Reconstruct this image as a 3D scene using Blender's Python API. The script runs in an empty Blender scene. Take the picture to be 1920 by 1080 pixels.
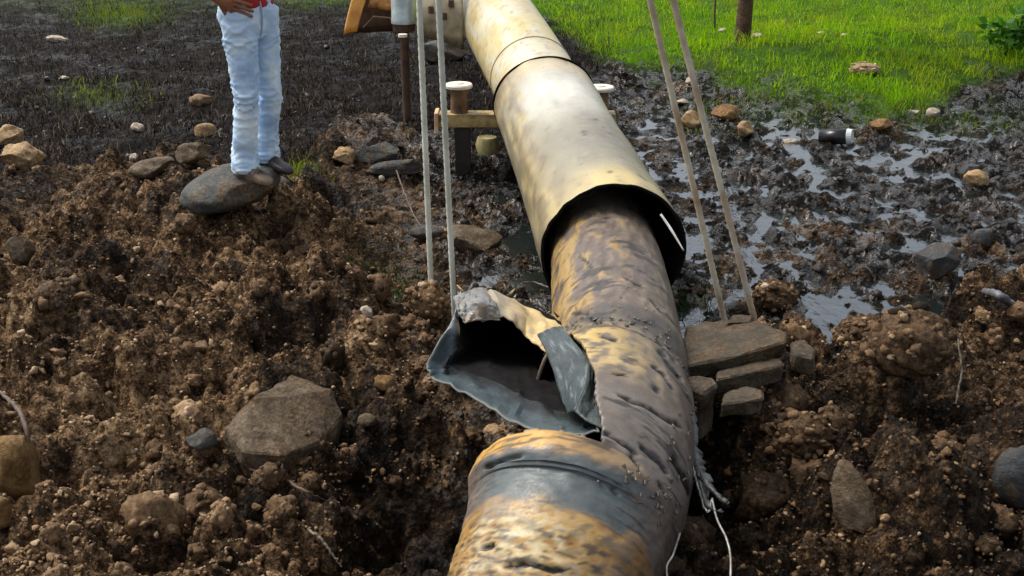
import bpy, bmesh, math, random
import numpy as np
from mathutils import Vector, Matrix

random.seed(7)
rng = np.random.default_rng(11)
C = bpy.context.scene.collection
R = math.radians

# ------------------------------------------------------------------ camera, world, sun, exposure
CAM_H, PITCH, F = 1.78, R(22.0), 2000.0
SP, CP = math.sin(PITCH), math.cos(PITCH)
cam = bpy.data.cameras.new('camera')
cam.sensor_width = 36.0
cam.lens = F / 1920 * 36
cam.clip_start, cam.clip_end = 0.05, 1500
camo = bpy.data.objects.new('camera', cam)
C.objects.link(camo)
camo.location = (0, 0, CAM_H)
camo.rotation_euler = (math.pi / 2 - PITCH, 0, 0)
bpy.context.scene.camera = camo

SUN_EL, SUN_AZ = R(56), R(-62)          # azimuth measured from +Y, negative = to the left
world = bpy.data.worlds.new('World')
bpy.context.scene.world = world
world.use_nodes = True
wn, wl = world.node_tree.nodes, world.node_tree.links
wn.clear()
sky = wn.new('ShaderNodeTexSky')
sky.sky_type = 'NISHITA'
sky.sun_disc = False
sky.sun_elevation = SUN_EL
sky.sun_rotation = SUN_AZ
sky.air_density, sky.dust_density, sky.ozone_density = 1.0, 4.0, 1.5
hs = wn.new('ShaderNodeHueSaturation')
hs.inputs['Saturation'].default_value = 0.4
bg = wn.new('ShaderNodeBackground')
bg.inputs['Strength'].default_value = 0.14
wo = wn.new('ShaderNodeOutputWorld')
wl.new(sky.outputs[0], hs.inputs['Color'])
wl.new(hs.outputs[0], bg.inputs['Color'])
wl.new(bg.outputs[0], wo.inputs['Surface'])

sd = bpy.data.lights.new('sun', 'SUN')
sd.energy = 2.0
sd.angle = R(26)
sd.color = (1.0, 0.95, 0.86)
so = bpy.data.objects.new('sun', sd)
C.objects.link(so)
sun_dir = Vector((math.sin(SUN_AZ) * math.cos(SUN_EL), math.cos(SUN_AZ) * math.cos(SUN_EL), math.sin(SUN_EL)))
so.rotation_euler = sun_dir.to_track_quat('Z', 'Y').to_euler()
so.location = (0, 0, 20)

vs = bpy.context.scene.view_settings
vs.view_transform = 'Standard'
vs.look = 'None'
vs.exposure = 0.7
vs.gamma = 1.0
vs.use_curve_mapping = False

# ------------------------------------------------------------------ pixel helpers (photo pixels 1920x1080 -> places in the world)
def pp(px, py, d):
    """point at depth d (metres along the optical axis) behind photo pixel px, py"""
    x = (px - 960) / F * d
    v = (540 - py) / F
    return np.array([x, d * (CP + v * SP), CAM_H - d * (SP - v * CP)])

def gp(px, py, z):
    v = (540 - py) / F
    d = (CAM_H - z) / (SP - v * CP)
    return pp(px, py, d)

def proj(x, y, z):
    dz = z - CAM_H
    d = y * CP - dz * SP
    d = np.maximum(d, 0.05) if isinstance(d, np.ndarray) else max(d, 0.05)
    u = y * SP + dz * CP
    return 960 + x / d * F, 540 - u / d * F, d

# ------------------------------------------------------------------ noise
def _h(ix, iy, seed):
    n = (ix.astype(np.int64) * 374761393 + iy.astype(np.int64) * 668265263 + seed * 1442695041) & 0xffffffff
    n = ((n ^ (n >> 13)) * 1274126177) & 0xffffffff
    n = ((n ^ (n >> 16)) * 2246822519) & 0xffffffff
    n = n ^ (n >> 15)
    return n.astype(np.float64) / 4294967295.0

def vnoise(x, y, seed=0):
    ix, iy = np.floor(x), np.floor(y)
    fx, fy = x - ix, y - iy
    ux, uy = fx * fx * fx * (fx * (fx * 6 - 15) + 10), fy * fy * fy * (fy * (fy * 6 - 15) + 10)
    def g(ox, oy):
        a = _h(ix + ox, iy + oy, seed) * 2 * math.pi
        return np.cos(a) * (fx - ox) + np.sin(a) * (fy - oy)
    a = g(0, 0) * (1 - ux) + g(1, 0) * ux
    b = g(0, 1) * (1 - ux) + g(1, 1) * ux
    return (a * (1 - uy) + b * uy) * 1.5

def fbm(x, y, oct=4, seed=0, gain=0.5):
    s, a, f = 0, 1, 1
    for i in range(oct):
        s = s + a * vnoise(x * f + 17.3 * i, y * f - 9.1 * i, seed + i)
        a *= gain
        f *= 2.03
    return s

def cells(x, y, seed=0):
    """rounded clod shapes: 0..1 dome heights on jittered cells of random size"""
    ix, iy = np.floor(x), np.floor(y)
    out = np.zeros_like(x)
    for ox in (-1, 0, 1):
        for oy in (-1, 0, 1):
            cx, cy = ix + ox, iy + oy
            jx = cx + 0.5 + (_h(cx, cy, seed) - .5) * .8
            jy = cy + 0.5 + (_h(cx, cy, seed + 1) - .5) * .8
            r = .3 + .5 * _h(cx, cy, seed + 2)
            d2 = ((x - jx) ** 2 + (y - jy) ** 2) / (r * r)
            out = np.maximum(out, np.sqrt(np.maximum(0, 1 - d2)) * r)
    return out

def sstep(a, b, x):
    t = np.clip((x - a) / (b - a), 0, 1)
    return t * t * (3 - 2 * t)

# ------------------------------------------------------------------ the lie of the land
Z0 = -0.10
WATER_Z = -0.165
def bump_at(px, py, rx, ry, dz, z=Z0):
    c = gp(px, py, z)
    return (c[0], c[1], rx, ry, dz)
MOUNDS = [  # photo pixel, radii in metres, height
    bump_at(250, 470, .75, .55, .11), bump_at(500, 480, .36, .36, .06), bump_at(90, 640, .55, .4, .12),
    bump_at(430, 640, .6, .35, .08), bump_at(120, 700, .35, .22, .08), bump_at(330, 730, .42, .16, .07),
    bump_at(800, 585, .13, .12, .14), bump_at(640, 610, .25, .16, .07), bump_at(700, 700, .32, .25, .09),
    bump_at(40, 860, .25, .2, .07), bump_at(210, 900, .6, .5, .06), bump_at(520, 850, .24, .2, .03),
    bump_at(410, 400, .35, .30, .04), bump_at(40, 320, .35, .25, .06), bump_at(700, 300, .35, .25, .06),
    bump_at(860, 455, .25, .18, .06),
    bump_at(1620, 625, .22, .17, .09), bump_at(1800, 560, .5, .35, .08), bump_at(1690, 745, .26, .16, .14),
    bump_at(1860, 700, .3, .3, .13), bump_at(1800, 480, .55, .4, .06), bump_at(1880, 300, .6, .5, .12),
    bump_at(1460, 540, .18, .14, .08), bump_at(1480, 830, .22, .2, .06), bump_at(1830, 930, .3, .25, .12),
    bump_at(1650, 1030, .4, .18, .09), bump_at(1340, 620, .18, .16, .06), bump_at(1280, 270, .35, .3, .07),
    bump_at(1560, 880, .18, .18, .04), bump_at(1390, 880, .16, .16, .05), bump_at(1420, 120, 1.4, .8, .10),
    bump_at(1700, 90, 2.0, 1.2, .14), bump_at(1870, 270, .5, .4, .05),
    # hollows
    bump_at(725, 535, .24, .2, -.10), bump_at(960, 500, .45, .22, -.16), bump_at(1010, 640, .5, .35, -.22),
    bump_at(60, 680, .2, .08, -.17), bump_at(250, 575, .24, .10, -.17), bump_at(400, 805, .2, .08, -.12), bump_at(340, 610, .2, .08, -.12), bump_at(560, 700, .16, .08, -.10),
    bump_at(180, 785, .18, .06, -.14), bump_at(70, 975, .2, .10, -.16), bump_at(650, 905, .3, .2, -.13),
    bump_at(780, 960, .22, .25, -.20), bump_at(700, 1060, .35, .15, -.16), bump_at(1310, 930, .13, .3, -.30),
    bump_at(1720, 880, .17, .12, -.26), bump_at(1390, 760, .25, .16, -.12), bump_at(1450, 1010, .12, .16, -.16),
    bump_at(1130, 980, .4, .4, -.14), bump_at(880, 350, .35, .6, -.07), bump_at(1320, 560, .1, .12, -.10),
    bump_at(1640, 830, .1, .14, -.13), bump_at(1500, 920, .08, .12, -.10),
]
# the stream of oily water on the right: a channel along these photo pixels
CHAN = [(1240, 440, .16), (1310, 500, .17), (1400, 490, .14), (1480, 480, .14), (1512, 520, .08), (1525, 600, .11), (1570, 650, .13),
        (1640, 690, .12), (1760, 695, .08)]
CHAN2 = [(1170, 200, .26), (1250, 235, .2), (1200, 330, .2), (1260, 370, .22), (1330, 420, .14)]
CHAN3 = [(1590, 285, .12), (1640, 330, .12), (1700, 350, .10), (1690, 400, .10), (1600, 370, .12), (1720, 440, .06), (1560, 420, .08)]
CHAN4 = [(640, 370, .2), (720, 385, .2), (790, 455, .14), (700, 440, .1)]

def seg_field(x, y, pts):
    out = np.zeros_like(x)
    P = [(gp(a, b, WATER_Z), r) for a, b, r in pts]
    for (p, r0), (q, r1) in zip(P[:-1], P[1:]):
        dx, dy = q[0] - p[0], q[1] - p[1]
        t = np.clip(((x - p[0]) * dx + (y - p[1]) * dy) / (dx * dx + dy * dy), 0, 1)
        d = np.hypot(x - p[0] - t * dx, y - p[1] - t * dy)
        out = np.maximum(out, np.exp(-(d / (r0 + (r1 - r0) * t)) ** 2))
    return out

GX = [-200, 0, 250, 420, 560, 700, 980, 1060, 1120, 1170, 1400, 1560, 1700, 1760, 1810, 1920, 2200]
GY = [-30, -20, -10, -25, -6, -4, 10, 60, 110, 128, 150, 182, 205, 195, 150, 142, 130]
SX = [-300, 0, 200, 330, 560, 640, 700, 800, 900, 940]
SY = [345, 345, 335, 330, 345, 250, 235, 255, 300, 300]
DX = [1150, 1280, 1400, 1500, 1570, 1650, 1750, 1850, 2200]
DY = [660, 640, 620, 640, 690, 690, 660, 560, 480]

def zones(x, y):
    px, py, d = proj(x, y, Z0)
    ok = d > 0.1
    w = fbm(x * 1.7, y * 1.7, 3, 50) * 22 + fbm(x * 6, y * 6, 2, 55) * 10
    far = np.clip((300 - py) / 300, 0, 1)
    ww = w * (0.45 + 0.55 * (1 - far))
    green = sstep(26, -20, py - np.interp(px, GX, GY) + ww * 1.2)
    green = np.where(y > np.where(px < 760, 17.5, 13.5), 1.0, green)
    tuft = np.exp(-(((px - 225) / 75) ** 2 + ((py - 32) / 20) ** 2))
    tuft2 = .5 * np.exp(-(((px - 720) / 70) ** 2 + ((py - 530) / 40) ** 2)) + .45 * np.exp(-(((px - 1300) / 40) ** 2 + ((py - 560) / 30) ** 2))
    tuft3 = .8 * np.exp(-(((px - 570) / 30) ** 2 + ((py - 345) / 16) ** 2)) + .35 * np.exp(-(((px - 190) / 80) ** 2 + ((py - 185) / 22) ** 2))
    olive = np.exp(-(((px - 1480) / 190) ** 2 + ((py - 200) / 34) ** 2)) * .6 + np.exp(-(((px - 1820) / 130) ** 2 + ((py - 215) / 26) ** 2)) * .5
    leftolive = .35 * sstep(45, 5, py) * (px < 760)
    stub = sstep(12, -20, py - np.interp(px, SX, SY) + ww) * (px < 960) * (1 - green)
    stub = np.maximum(stub, sstep(90, 40, np.abs(py - 90)) * sstep(1000, 1040, px) * sstep(1160, 1120, px))
    brownR = sstep(-30, 40, py - np.interp(px, DX, DY) + w * 1.5) * (px > 1050)
    brownL = (1 - sstep(12, -20, py - np.interp(px, SX, SY) + ww)) * (px < 1080) * sstep(1010, 640, px + (600 - py) * .35)
    soil = np.clip(brownL + brownR, 0, 1)
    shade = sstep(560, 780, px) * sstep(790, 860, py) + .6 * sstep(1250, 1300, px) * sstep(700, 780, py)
    oil = np.clip(1 - soil - stub - green, 0, 1)
    soil = np.clip(soil + .45 * oil * sstep(.0, .5, fbm(x * 2.6, y * 2.6, 4, 57) + .25 * sstep(300, 520, py)), 0, 1)
    oil = np.clip(oil - .6 * (soil > 0) * soil * (oil < 1), 0, 1) if False else oil
    z = dict(green=np.where(ok, green, 0), tuft=np.where(ok, np.maximum(tuft, tuft3), 0), moss=tuft2, olive=olive, leftolive=leftolive,
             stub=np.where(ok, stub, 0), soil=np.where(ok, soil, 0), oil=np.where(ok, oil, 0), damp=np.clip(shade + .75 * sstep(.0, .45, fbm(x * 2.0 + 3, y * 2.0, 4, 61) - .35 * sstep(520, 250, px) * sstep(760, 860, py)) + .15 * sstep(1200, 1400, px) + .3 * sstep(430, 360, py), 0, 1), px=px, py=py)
    return z

def height(x, y, z=None):
    x = np.asarray(x, float); y = np.asarray(y, float)
    z = z or zones(x, y)
    h = np.full_like(x, Z0)
    for cx, cy, rx, ry, dz in MOUNDS:
        h += dz * np.exp(-(((x - cx) / rx) ** 2 + ((y - cy) / ry) ** 2))
    near = sstep(30, 12, y)
    soil, oil, stub = z['soil'], z['oil'], z['stub']
    amp = .25 + .75 * soil + .28 * oil + .1 * stub
    a2 = fbm(x * 2.1, y * 2.1, 3, 3)
    a3 = fbm(x * 6.5, y * 6.5, 3, 9)
    rid = 1 - np.abs(vnoise(x * 4.3 + a3 * .3, y * 4.3 + a2 * .3, 21)) * 2
    h += near * amp * (.065 * a2 + .045 * a3 + .025 * rid)
    c1 = cells(x * 5.5 + .3 * a3, y * 5.5 + .3 * a2, 31)
    c1b = cells(x * 8.7 + .4 * a2, y * 8.7 + .3 * a3, 37)
    c2 = cells(x * 13 + .25 * a3, y * 13, 41)
    c3 = cells(x * 31, y * 31, 61)
    lump = sstep(-.25, .35, fbm(x * 1.3, y * 1.3, 2, 77))
    h += near * (.2 + .8 * soil + .1 * oil) * (.16 * c1 * lump + .10 * c1b + .065 * c2 + .026 * c3)
    h += near * .006 * fbm(x * 45, y * 45, 2, 91)
    wetR = oil * sstep(1120, 1180, z['px']) * sstep(130, 190, z['py']) + oil * sstep(560, 640, z['px']) * sstep(1120, 1060, z['px']) * sstep(330, 370, z['py'])
    wetR = np.clip(wetR, 0, 1) * near
    hw_ = WATER_Z - .031 + .045 * a3 + .026 * fbm(x * 15, y * 15, 3, 141) + .03 * a2 + .055 * c1b * sstep(-.2, .3, a2) + .034 * c2 * sstep(-.4, .3, a3) + .008 * c3
    h = h * (1 - .85 * wetR) + hw_ * .85 * wetR
    pool = np.clip(1.3 * np.exp(-(((z['px'] - 722) / 78) ** 2 + ((z['py'] - 535) / 52) ** 2)), 0, 1)
    h = h * (1 - pool) + (WATER_Z + .012 + .012 * a3) * pool
    ch = np.maximum(np.maximum(seg_field(x, y, CHAN), seg_field(x, y, CHAN2) * .9), np.maximum(seg_field(x, y, CHAN3) * .75, seg_field(x, y, CHAN4) * .8))
    tgt = WATER_Z - .012 + .05 * fbm(x * 6, y * 6, 4, 131) + .03 * c2 + .01
    h = h * (1 - np.clip(ch * 1.1, 0, 1)) + tgt * np.clip(ch * 1.1, 0, 1)
    return h

def hpt(x, y):
    return float(height(np.array([x]), np.array([y]))[0])

def on_ground(px, py):
    z = Z0
    for _ in range(6):
        p = gp(px, py, z)
        z = .5 * z + .5 * hpt(p[0], p[1])
    p = gp(px, py, z)
    return p

# ------------------------------------------------------------------ mesh helpers
def mesh_np(name, V, F, mats=(), attrs=None, smooth=True, mat_idx=None, uv=None):
    V = np.ascontiguousarray(V, np.float32); F = np.ascontiguousarray(F, np.int32)
    me = bpy.data.meshes.new(name)
    n, k = F.shape
    me.vertices.add(len(V)); me.vertices.foreach_set('co', V.ravel())
    me.loops.add(n * k); me.loops.foreach_set('vertex_index', F.ravel())
    me.polygons.add(n); me.polygons.foreach_set('loop_start', np.arange(0, n * k, k, dtype=np.int32))
    if smooth:
        me.polygons.foreach_set('use_smooth', np.ones(n, bool))
    for m in mats:
        me.materials.append(m)
    if mat_idx is not None:
        me.polygons.foreach_set('material_index', np.ascontiguousarray(mat_idx, np.int32))
    me.update(calc_edges=True)
    for an, arr in (attrs or {}).items():
        a = me.attributes.new(an, 'FLOAT_COLOR', 'POINT')
        arr = np.ascontiguousarray(arr, np.float32)
        if arr.shape[1] == 3:
            arr = np.hstack([arr, np.ones((len(arr), 1), np.float32)])
        a.data.foreach_set('color', arr.ravel())
    me.validate()
    return me

def link(name, me, parent=None, loc=None):
    o = bpy.data.objects.new(name, me)
    C.objects.link(o)
    if parent is not None:
        o.parent = parent
        o.matrix_parent_inverse = Matrix.Translation(parent.location).inverted() if parent.rotation_euler.to_matrix() == Matrix.Identity(3) else parent.matrix_basis.inverted()
    if loc is not None:
        o.location = loc
    return o

def tag(o, label=None, cat=None, group=None, kind=None):
    if label: o['label'] = label
    if cat: o['category'] = cat
    if group: o['group'] = group
    if kind: o['kind'] = kind
    return o

def empty(name, loc, label, cat, group=None):
    o = bpy.data.objects.new(name, None)
    o.empty_display_size = .1
    C.objects.link(o)
    o.location = Vector([float(a) for a in loc])
    return tag(o, label, cat, group)

def bm_mesh(name, bm, mat, smooth=False):
    me = bpy.data.meshes.new(name)
    bm.normal_update()
    bm.to_mesh(me); bm.free()
    if smooth:
        me.polygons.foreach_set('use_smooth', np.ones(len(me.polygons), bool))
    for m in (mat if isinstance(mat, (list, tuple)) else [mat]):
        me.materials.append(m)
    return me

_ico = {}
def ico(sub):
    if sub not in _ico:
        bm = bmesh.new()
        bmesh.ops.create_icosphere(bm, subdivisions=sub, radius=1)
        bm.verts.ensure_lookup_table()
        V = np.array([v.co[:] for v in bm.verts]); F = np.array([[v.index for v in f.verts] for f in bm.faces])
        bm.free()
        _ico[sub] = (V, F)
    return _ico[sub]

def n3(V, f, seed):
    return (vnoise(V[:, 0] * f + V[:, 2] * f * .7 + seed, V[:, 1] * f - V[:, 2] * f * .6, seed)
            + vnoise(V[:, 1] * f + 5.1, V[:, 2] * f + V[:, 0] * f * .5 + seed, seed + 3)) * .5

def rock_shape(sub, seed, cuts=7, rough=.12, lo=.62, hi=.9):
    r = np.random.default_rng(seed)
    V, F = ico(sub)
    V = V.copy()
    for _ in range(cuts):
        n = r.normal(size=3); n /= np.linalg.norm(n)
        o = r.uniform(lo, hi)
        V -= np.maximum(V @ n - o, 0)[:, None] * n
    V *= (1 + rough * n3(V, 2.2, seed % 97) + rough * .5 * n3(V, 5, seed % 89) + rough * .3 * n3(V, 11, seed % 83) + rough * .18 * n3(V, 24, seed % 71))[:, None]
    return V, F

def rotm(rx, ry, rz):
    return np.array(Matrix.Rotation(rz, 3, 'Z') @ Matrix.Rotation(ry, 3, 'Y') @ Matrix.Rotation(rx, 3, 'X'))

# ------------------------------------------------------------------ materials
def new_mat(name):
    m = bpy.data.materials.new(name)
    m.use_nodes = True
    nt = m.node_tree
    b = nt.nodes['Principled BSDF']
    return m, nt, b

class N:
    def __init__(s, nt): s.nt = nt
    def node(s, t, **k):
        n = s.nt.nodes.new(t)
        for a, v in k.items(): setattr(n, a, v)
        return n
    def l(s, a, b): s.nt.links.new(a, b)
    def coord(s, which='Object'):
        return s.node('ShaderNodeTexCoord').outputs[which]
    def noise(s, scale, detail=6, rough=.6, vec=None, dist=0):
        n = s.node('ShaderNodeTexNoise')
        n.inputs['Scale'].default_value = scale; n.inputs['Detail'].default_value = detail
        n.inputs['Roughness'].default_value = rough; n.inputs['Distortion'].default_value = dist
        if vec is not None: s.l(vec, n.inputs['Vector'])
        return n.outputs['Fac']
    def voro(s, scale, feat='F1', vec=None, out='Distance'):
        n = s.node('ShaderNodeTexVoronoi', feature=feat)
        n.inputs['Scale'].default_value = scale
        if vec is not None: s.l(vec, n.inputs['Vector'])
        return n.outputs[out]
    def ramp(s, fac, stops, interp='LINEAR'):
        n = s.node('ShaderNodeValToRGB')
        n.color_ramp.interpolation = interp
        e = n.color_ramp.elements
        while len(e) < len(stops): e.new(.5)
        for el, (p, c) in zip(e, stops):
            el.position = p; el.color = (c[0], c[1], c[2], 1) if not isinstance(c, (int, float)) else (c, c, c, 1)
        s.l(fac, n.inputs[0])
        return n.outputs[0]
    def mix(s, fac, a, b, mode='MIX'):
        n = s.node('ShaderNodeMix', data_type='RGBA', blend_type=mode)
        for sock, v in ((n.inputs['Factor'], fac), (n.inputs['A'] if False else n.inputs[6], a), (n.inputs[7], b)):
            if isinstance(v, (int, float)): sock.default_value = v
            elif isinstance(v, (tuple, list)): sock.default_value = (*v, 1)
            else: s.l(v, sock)
        return n.outputs[2]
    def math(s, op, a, b=0.0, clamp=False):
        n = s.node('ShaderNodeMath', operation=op, use_clamp=clamp)
        for sock, v in ((n.inputs[0], a), (n.inputs[1], b)):
            if isinstance(v, (int, float)): sock.default_value = v
            else: s.l(v, sock)
        return n.outputs[0]
    def bump(s, h, strength=.5, dist=.01, normal=None):
        n = s.node('ShaderNodeBump')
        n.inputs['Strength'].default_value = strength; n.inputs['Distance'].default_value = dist
        s.l(h, n.inputs['Height'])
        if normal is not None: s.l(normal, n.inputs['Normal'])
        return n.outputs[0]
    def attr(s, name):
        return s.node('ShaderNodeAttribute', attribute_name=name)
    def sep(s, c):
        n = s.node('ShaderNodeSeparateColor')
        s.l(c, n.inputs[0])
        return n.outputs

SOIL_STOPS = [(0.0, (.008, .006, .0045)), (.28, (.045, .028, .016)), (.46, (.16, .096, .05)), (.62, (.32, .21, .115)), (.82, (.46, .35, .23)), (1.0, (.66, .57, .44))]

def mat_ground():
    m, nt, b = new_mat('wet_oily_ground'); n = N(nt)
    co = n.coord('Object')
    za = n.attr('zone'); z = n.sep(za.outputs['Color']); soil, green, oil = z[0], z[1], z[2]
    damp = za.outputs['Alpha']
    big = n.noise(2.2, 4, .55, co)
    fine = n.noise(28, 8, .72, co)
    grit = n.noise(120, 5, .7, co)
    f = n.math('ADD', n.math('MULTIPLY', fine, .62), n.math('ADD', n.math('MULTIPLY', big, .34), n.math('MULTIPLY', grit, .3)))
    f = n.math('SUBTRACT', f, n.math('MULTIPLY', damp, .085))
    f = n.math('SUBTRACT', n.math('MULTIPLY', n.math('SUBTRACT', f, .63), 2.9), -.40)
    soilc = n.ramp(f, SOIL_STOPS)
    oilc = n.ramp(fine, [(.3, (.003, .003, .003)), (.52, (.009, .008, .007)), (.66, (.045, .033, .022)), (.85, (.17, .13, .09))])
    stubc = n.ramp(fine, [(.3, (.003, .003, .003)), (.55, (.010, .007, .006)), (.75, (.035, .024, .018)), (.92, (.13, .10, .08))])
    greenc = n.ramp(fine, [(.3, (.02, .05, .004)), (.6, (.07, .15, .012)), (.85, (.16, .20, .03))])
    col = n.mix(oil, stubc, oilc)
    col = n.mix(soil, col, soilc)
    col = n.mix(green, col, greenc)
    n.l(col, b.inputs['Base Color'])
    wet = n.noise(7, 4, .6, co)
    r1 = n.ramp(wet, [(.35, .05), (.6, .14)])
    r2 = n.mix(damp, n.ramp(fine, [(.35, .9), (.65, .5)]), n.ramp(fine, [(.35, .5), (.65, .2)]))
    rr = n.mix(oil, r2, r1)
    rr = n.mix(green, rr, (.9, .9, .9))
    n.l(rr, b.inputs['Roughness'])
    h = n.math('ADD', n.math('MULTIPLY', fine, 1.0), n.math('MULTIPLY', grit, .45))
    vor = n.voro(55, 'F1', co)
    h = n.math('SUBTRACT', h, n.math('MULTIPLY', vor, .5))
    n.l(n.bump(h, 1.0, .03), b.inputs['Normal'])
    film = n.ramp(n.math('ADD', n.math('MULTIPLY', n.noise(16, 6, .65, co), .7), n.math('MULTIPLY', n.noise(5, 3, .5, co), .3)), [(.49, 0.0), (.54, 1.0)])
    sp = n.math('ADD', n.math('MULTIPLY', n.math('MULTIPLY', oil, film), .95), .035)
    sp = n.math('ADD', sp, n.math('MULTIPLY', n.math('MULTIPLY', damp, film), .12))
    n.l(sp, b.inputs['Specular IOR Level'])
    return m

def mat_clods():
    m, nt, b = new_mat('crumbly_soil'); n = N(nt)
    co = n.coord('Object')
    za = n.attr('tint'); t = n.sep(za.outputs['Color'])
    fine = n.noise(60, 6, .7, co)
    f = n.math('ADD', n.math('MULTIPLY', n.math('SUBTRACT', fine, .5), .7), t[0])
    n.l(n.ramp(f, SOIL_STOPS), b.inputs['Base Color'])
    n.l(n.ramp(fine, [(.3, .8), (.7, .35)]), b.inputs['Roughness'])
    b.inputs['Specular IOR Level'].default_value = .10
    n.l(n.bump(n.noise(150, 5, .7, co), .8, .008), b.inputs['Normal'])
    return m

def mat_rock(name, stops, scale=9, rough=(.75, .5), bump=.8, mud=.75, spec=.2):
    m, nt, b = new_mat(name); n = N(nt)
    co = n.coord('Object')
    a = n.noise(scale, 8, .68, co, .0); g = n.noise(scale * 6, 6, .7, co)
    f = n.math('ADD', n.math('MULTIPLY', a, .65), n.math('MULTIPLY', g, .35))
    colr = n.ramp(f, stops)
    if mud:
        mk = n.ramp(n.noise(6, 6, .7, co, .5), [(.47, 0.0), (.6, 1.0)])
        colr = n.mix(n.math('MULTIPLY', mk, mud), colr, n.ramp(g, [(.3, (.02, .011, .005)), (.55, (.11, .062, .026)), (.75, (.28, .18, .09))]))
    n.l(colr, b.inputs['Base Color'])
    n.l(n.ramp(g, [(.35, rough[0]), (.65, rough[1])]), b.inputs['Roughness'])
    b.inputs['Specular IOR Level'].default_value = spec
    h = n.math('ADD', a, n.math('MULTIPLY', g, .5))
    n.l(n.bump(h, bump, .02), b.inputs['Normal'])
    return m

def mat_vcol(name, rough=.5, metal=0.0, var=.35, scale=14, bump=.4, bdist=.006, spec=.5, speck=0.0, coat=0.0):
    """surface whose patina and painted-shade colours come from the 'patina' attribute, broken up by noise"""
    m, nt, b = new_mat(name); n = N(nt)
    co = n.coord('Object')
    a = n.attr('patina').outputs['Color']
    nz = n.noise(scale, 8, .7, co, .6)
    g = n.noise(scale * 5, 6, .7, co)
    k = n.ramp(nz, [(.32, 1 - var), (.5, 1.0), (.68, 1 + var * .6)])
    col = n.mix(1.0, a, k, 'MULTIPLY')
    if speck:
        sp = n.ramp(n.noise(scale * 2.6, 4, .75, co), [(.63, 0.0), (.69, 1.0)])
        col = n.mix(n.math('MULTIPLY', sp, speck), col, (.03, .025, .02))
        sp2 = n.ramp(n.noise(scale * 3.7, 4, .7, co, 1.0), [(.62, 0.0), (.70, 1.0)])
        col = n.mix(n.math('MULTIPLY', sp2, speck * .5), col, (.55, .46, .33))
    n.l(col, b.inputs['Base Color'])
    n.l(n.ramp(g, [(.35, min(1, rough + .15)), (.65, max(.05, rough - .12))]), b.inputs['Roughness'])
    b.inputs['Metallic'].default_value = metal
    b.inputs['Specular IOR Level'].default_value = spec
    b.inputs['Coat Weight'].default_value = coat
    b.inputs['Coat Roughness'].default_value = .3
    h = n.math('ADD', nz, n.math('MULTIPLY', g, .4))
    n.l(n.bump(h, bump, bdist), b.inputs['Normal'])
    return m

def mat_plain(name, c1, c2, scale=12, rough=.6, metal=0, bump=.3, bdist=.005):
    m, nt, b = new_mat(name); n = N(nt)
    co = n.coord('Object')
    a = n.noise(scale, 7, .65, co, .3)
    n.l(n.ramp(a, [(.35, c1), (.65, c2)]), b.inputs['Base Color'])
    b.inputs['Roughness'].default_value = rough
    b.inputs['Metallic'].default_value = metal
    n.l(n.bump(a, bump, bdist), b.inputs['Normal'])
    return m

def mat_water():
    m, nt, b = new_mat('oily_water'); n = N(nt)
    co = n.coord('Object')
    mp = n.node('ShaderNodeMapping'); mp.inputs['Scale'].default_value = (1, .55, 1)
    n.l(co, mp.inputs['Vector'])
    b.inputs['Base Color'].default_value = (.006, .010, .009, 1)
    b.inputs['Roughness'].default_value = .04
    b.inputs['IOR'].default_value = 2.4
    h = n.math('ADD', n.noise(9, 4, .55, mp.outputs[0]), n.math('MULTIPLY', n.noise(35, 3, .5, mp.outputs[0]), .35))
    n.l(n.bump(h, .42, .014), b.inputs['Normal'])
    return m

def mat_blade(name, rough=.6, trans=.35, spec=.4):
    m, nt, b = new_mat(name); n = N(nt)
    a = n.attr('tint').outputs['Color']
    n.l(a, b.inputs['Base Color'])
    b.inputs['Roughness'].default_value = rough
    b.inputs['Specular IOR Level'].default_value = spec
    if trans:
        tr = n.node('ShaderNodeBsdfTranslucent')
        n.l(a, tr.inputs['Color'])
        mx = n.node('ShaderNodeMixShader'); mx.inputs[0].default_value = trans
        n.l(b.outputs[0], mx.inputs[1]); n.l(tr.outputs[0], mx.inputs[2])
        n.l(mx.outputs[0], nt.nodes['Material Output'].inputs['Surface'])
    return m

M_GROUND, M_CLOD, M_WATER = mat_ground(), mat_clods(), mat_water()
M_GREY = mat_rock('grey_stone', [(.25, (.015, .016, .015)), (.47, (.048, .050, .046)), (.6, (.10, .10, .09)), (.78, (.28, .27, .24))], scale=11, bump=1.0)
M_DKGREY = mat_rock('dark_wet_stone', [(.25, (.012, .013, .013)), (.5, (.045, .047, .048)), (.65, (.09, .088, .085)), (.8, (.2, .19, .18))], rough=(.5, .28))
M_BROWN = mat_rock('muddy_brown_stone', [(.25, (.02, .013, .008)), (.46, (.085, .058, .034)), (.58, (.17, .13, .085)), (.8, (.36, .31, .23))], scale=13, bump=1.0)
M_TAN = mat_rock('tan_stone', [(.25, (.09, .045, .02)), (.48, (.30, .19, .09)), (.62, (.48, .35, .2)), (.8, (.65, .55, .4))])
M_MUD = mat_rock('oily_mud', [(.25, (.006, .005, .005)), (.5, (.03, .024, .02)), (.65, (.08, .06, .045)), (.8, (.22, .18, .14))], rough=(.4, .12), mud=.4, spec=.35)
M_PALE = mat_rock('pale_stone', [(.25, (.16, .12, .08)), (.5, (.40, .33, .25)), (.7, (.62, .56, .48))])
M_OCHRE = mat_rock('ochre_earth', [(.25, (.05, .025, .01)), (.45, (.17, .09, .03)), (.6, (.32, .2, .08)), (.8, (.5, .38, .2))], scale=14, bump=1.0)
M_EARTH = mat_rock('dark_earth', SOIL_STOPS[1:5], scale=12, bump=1.0)
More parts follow.
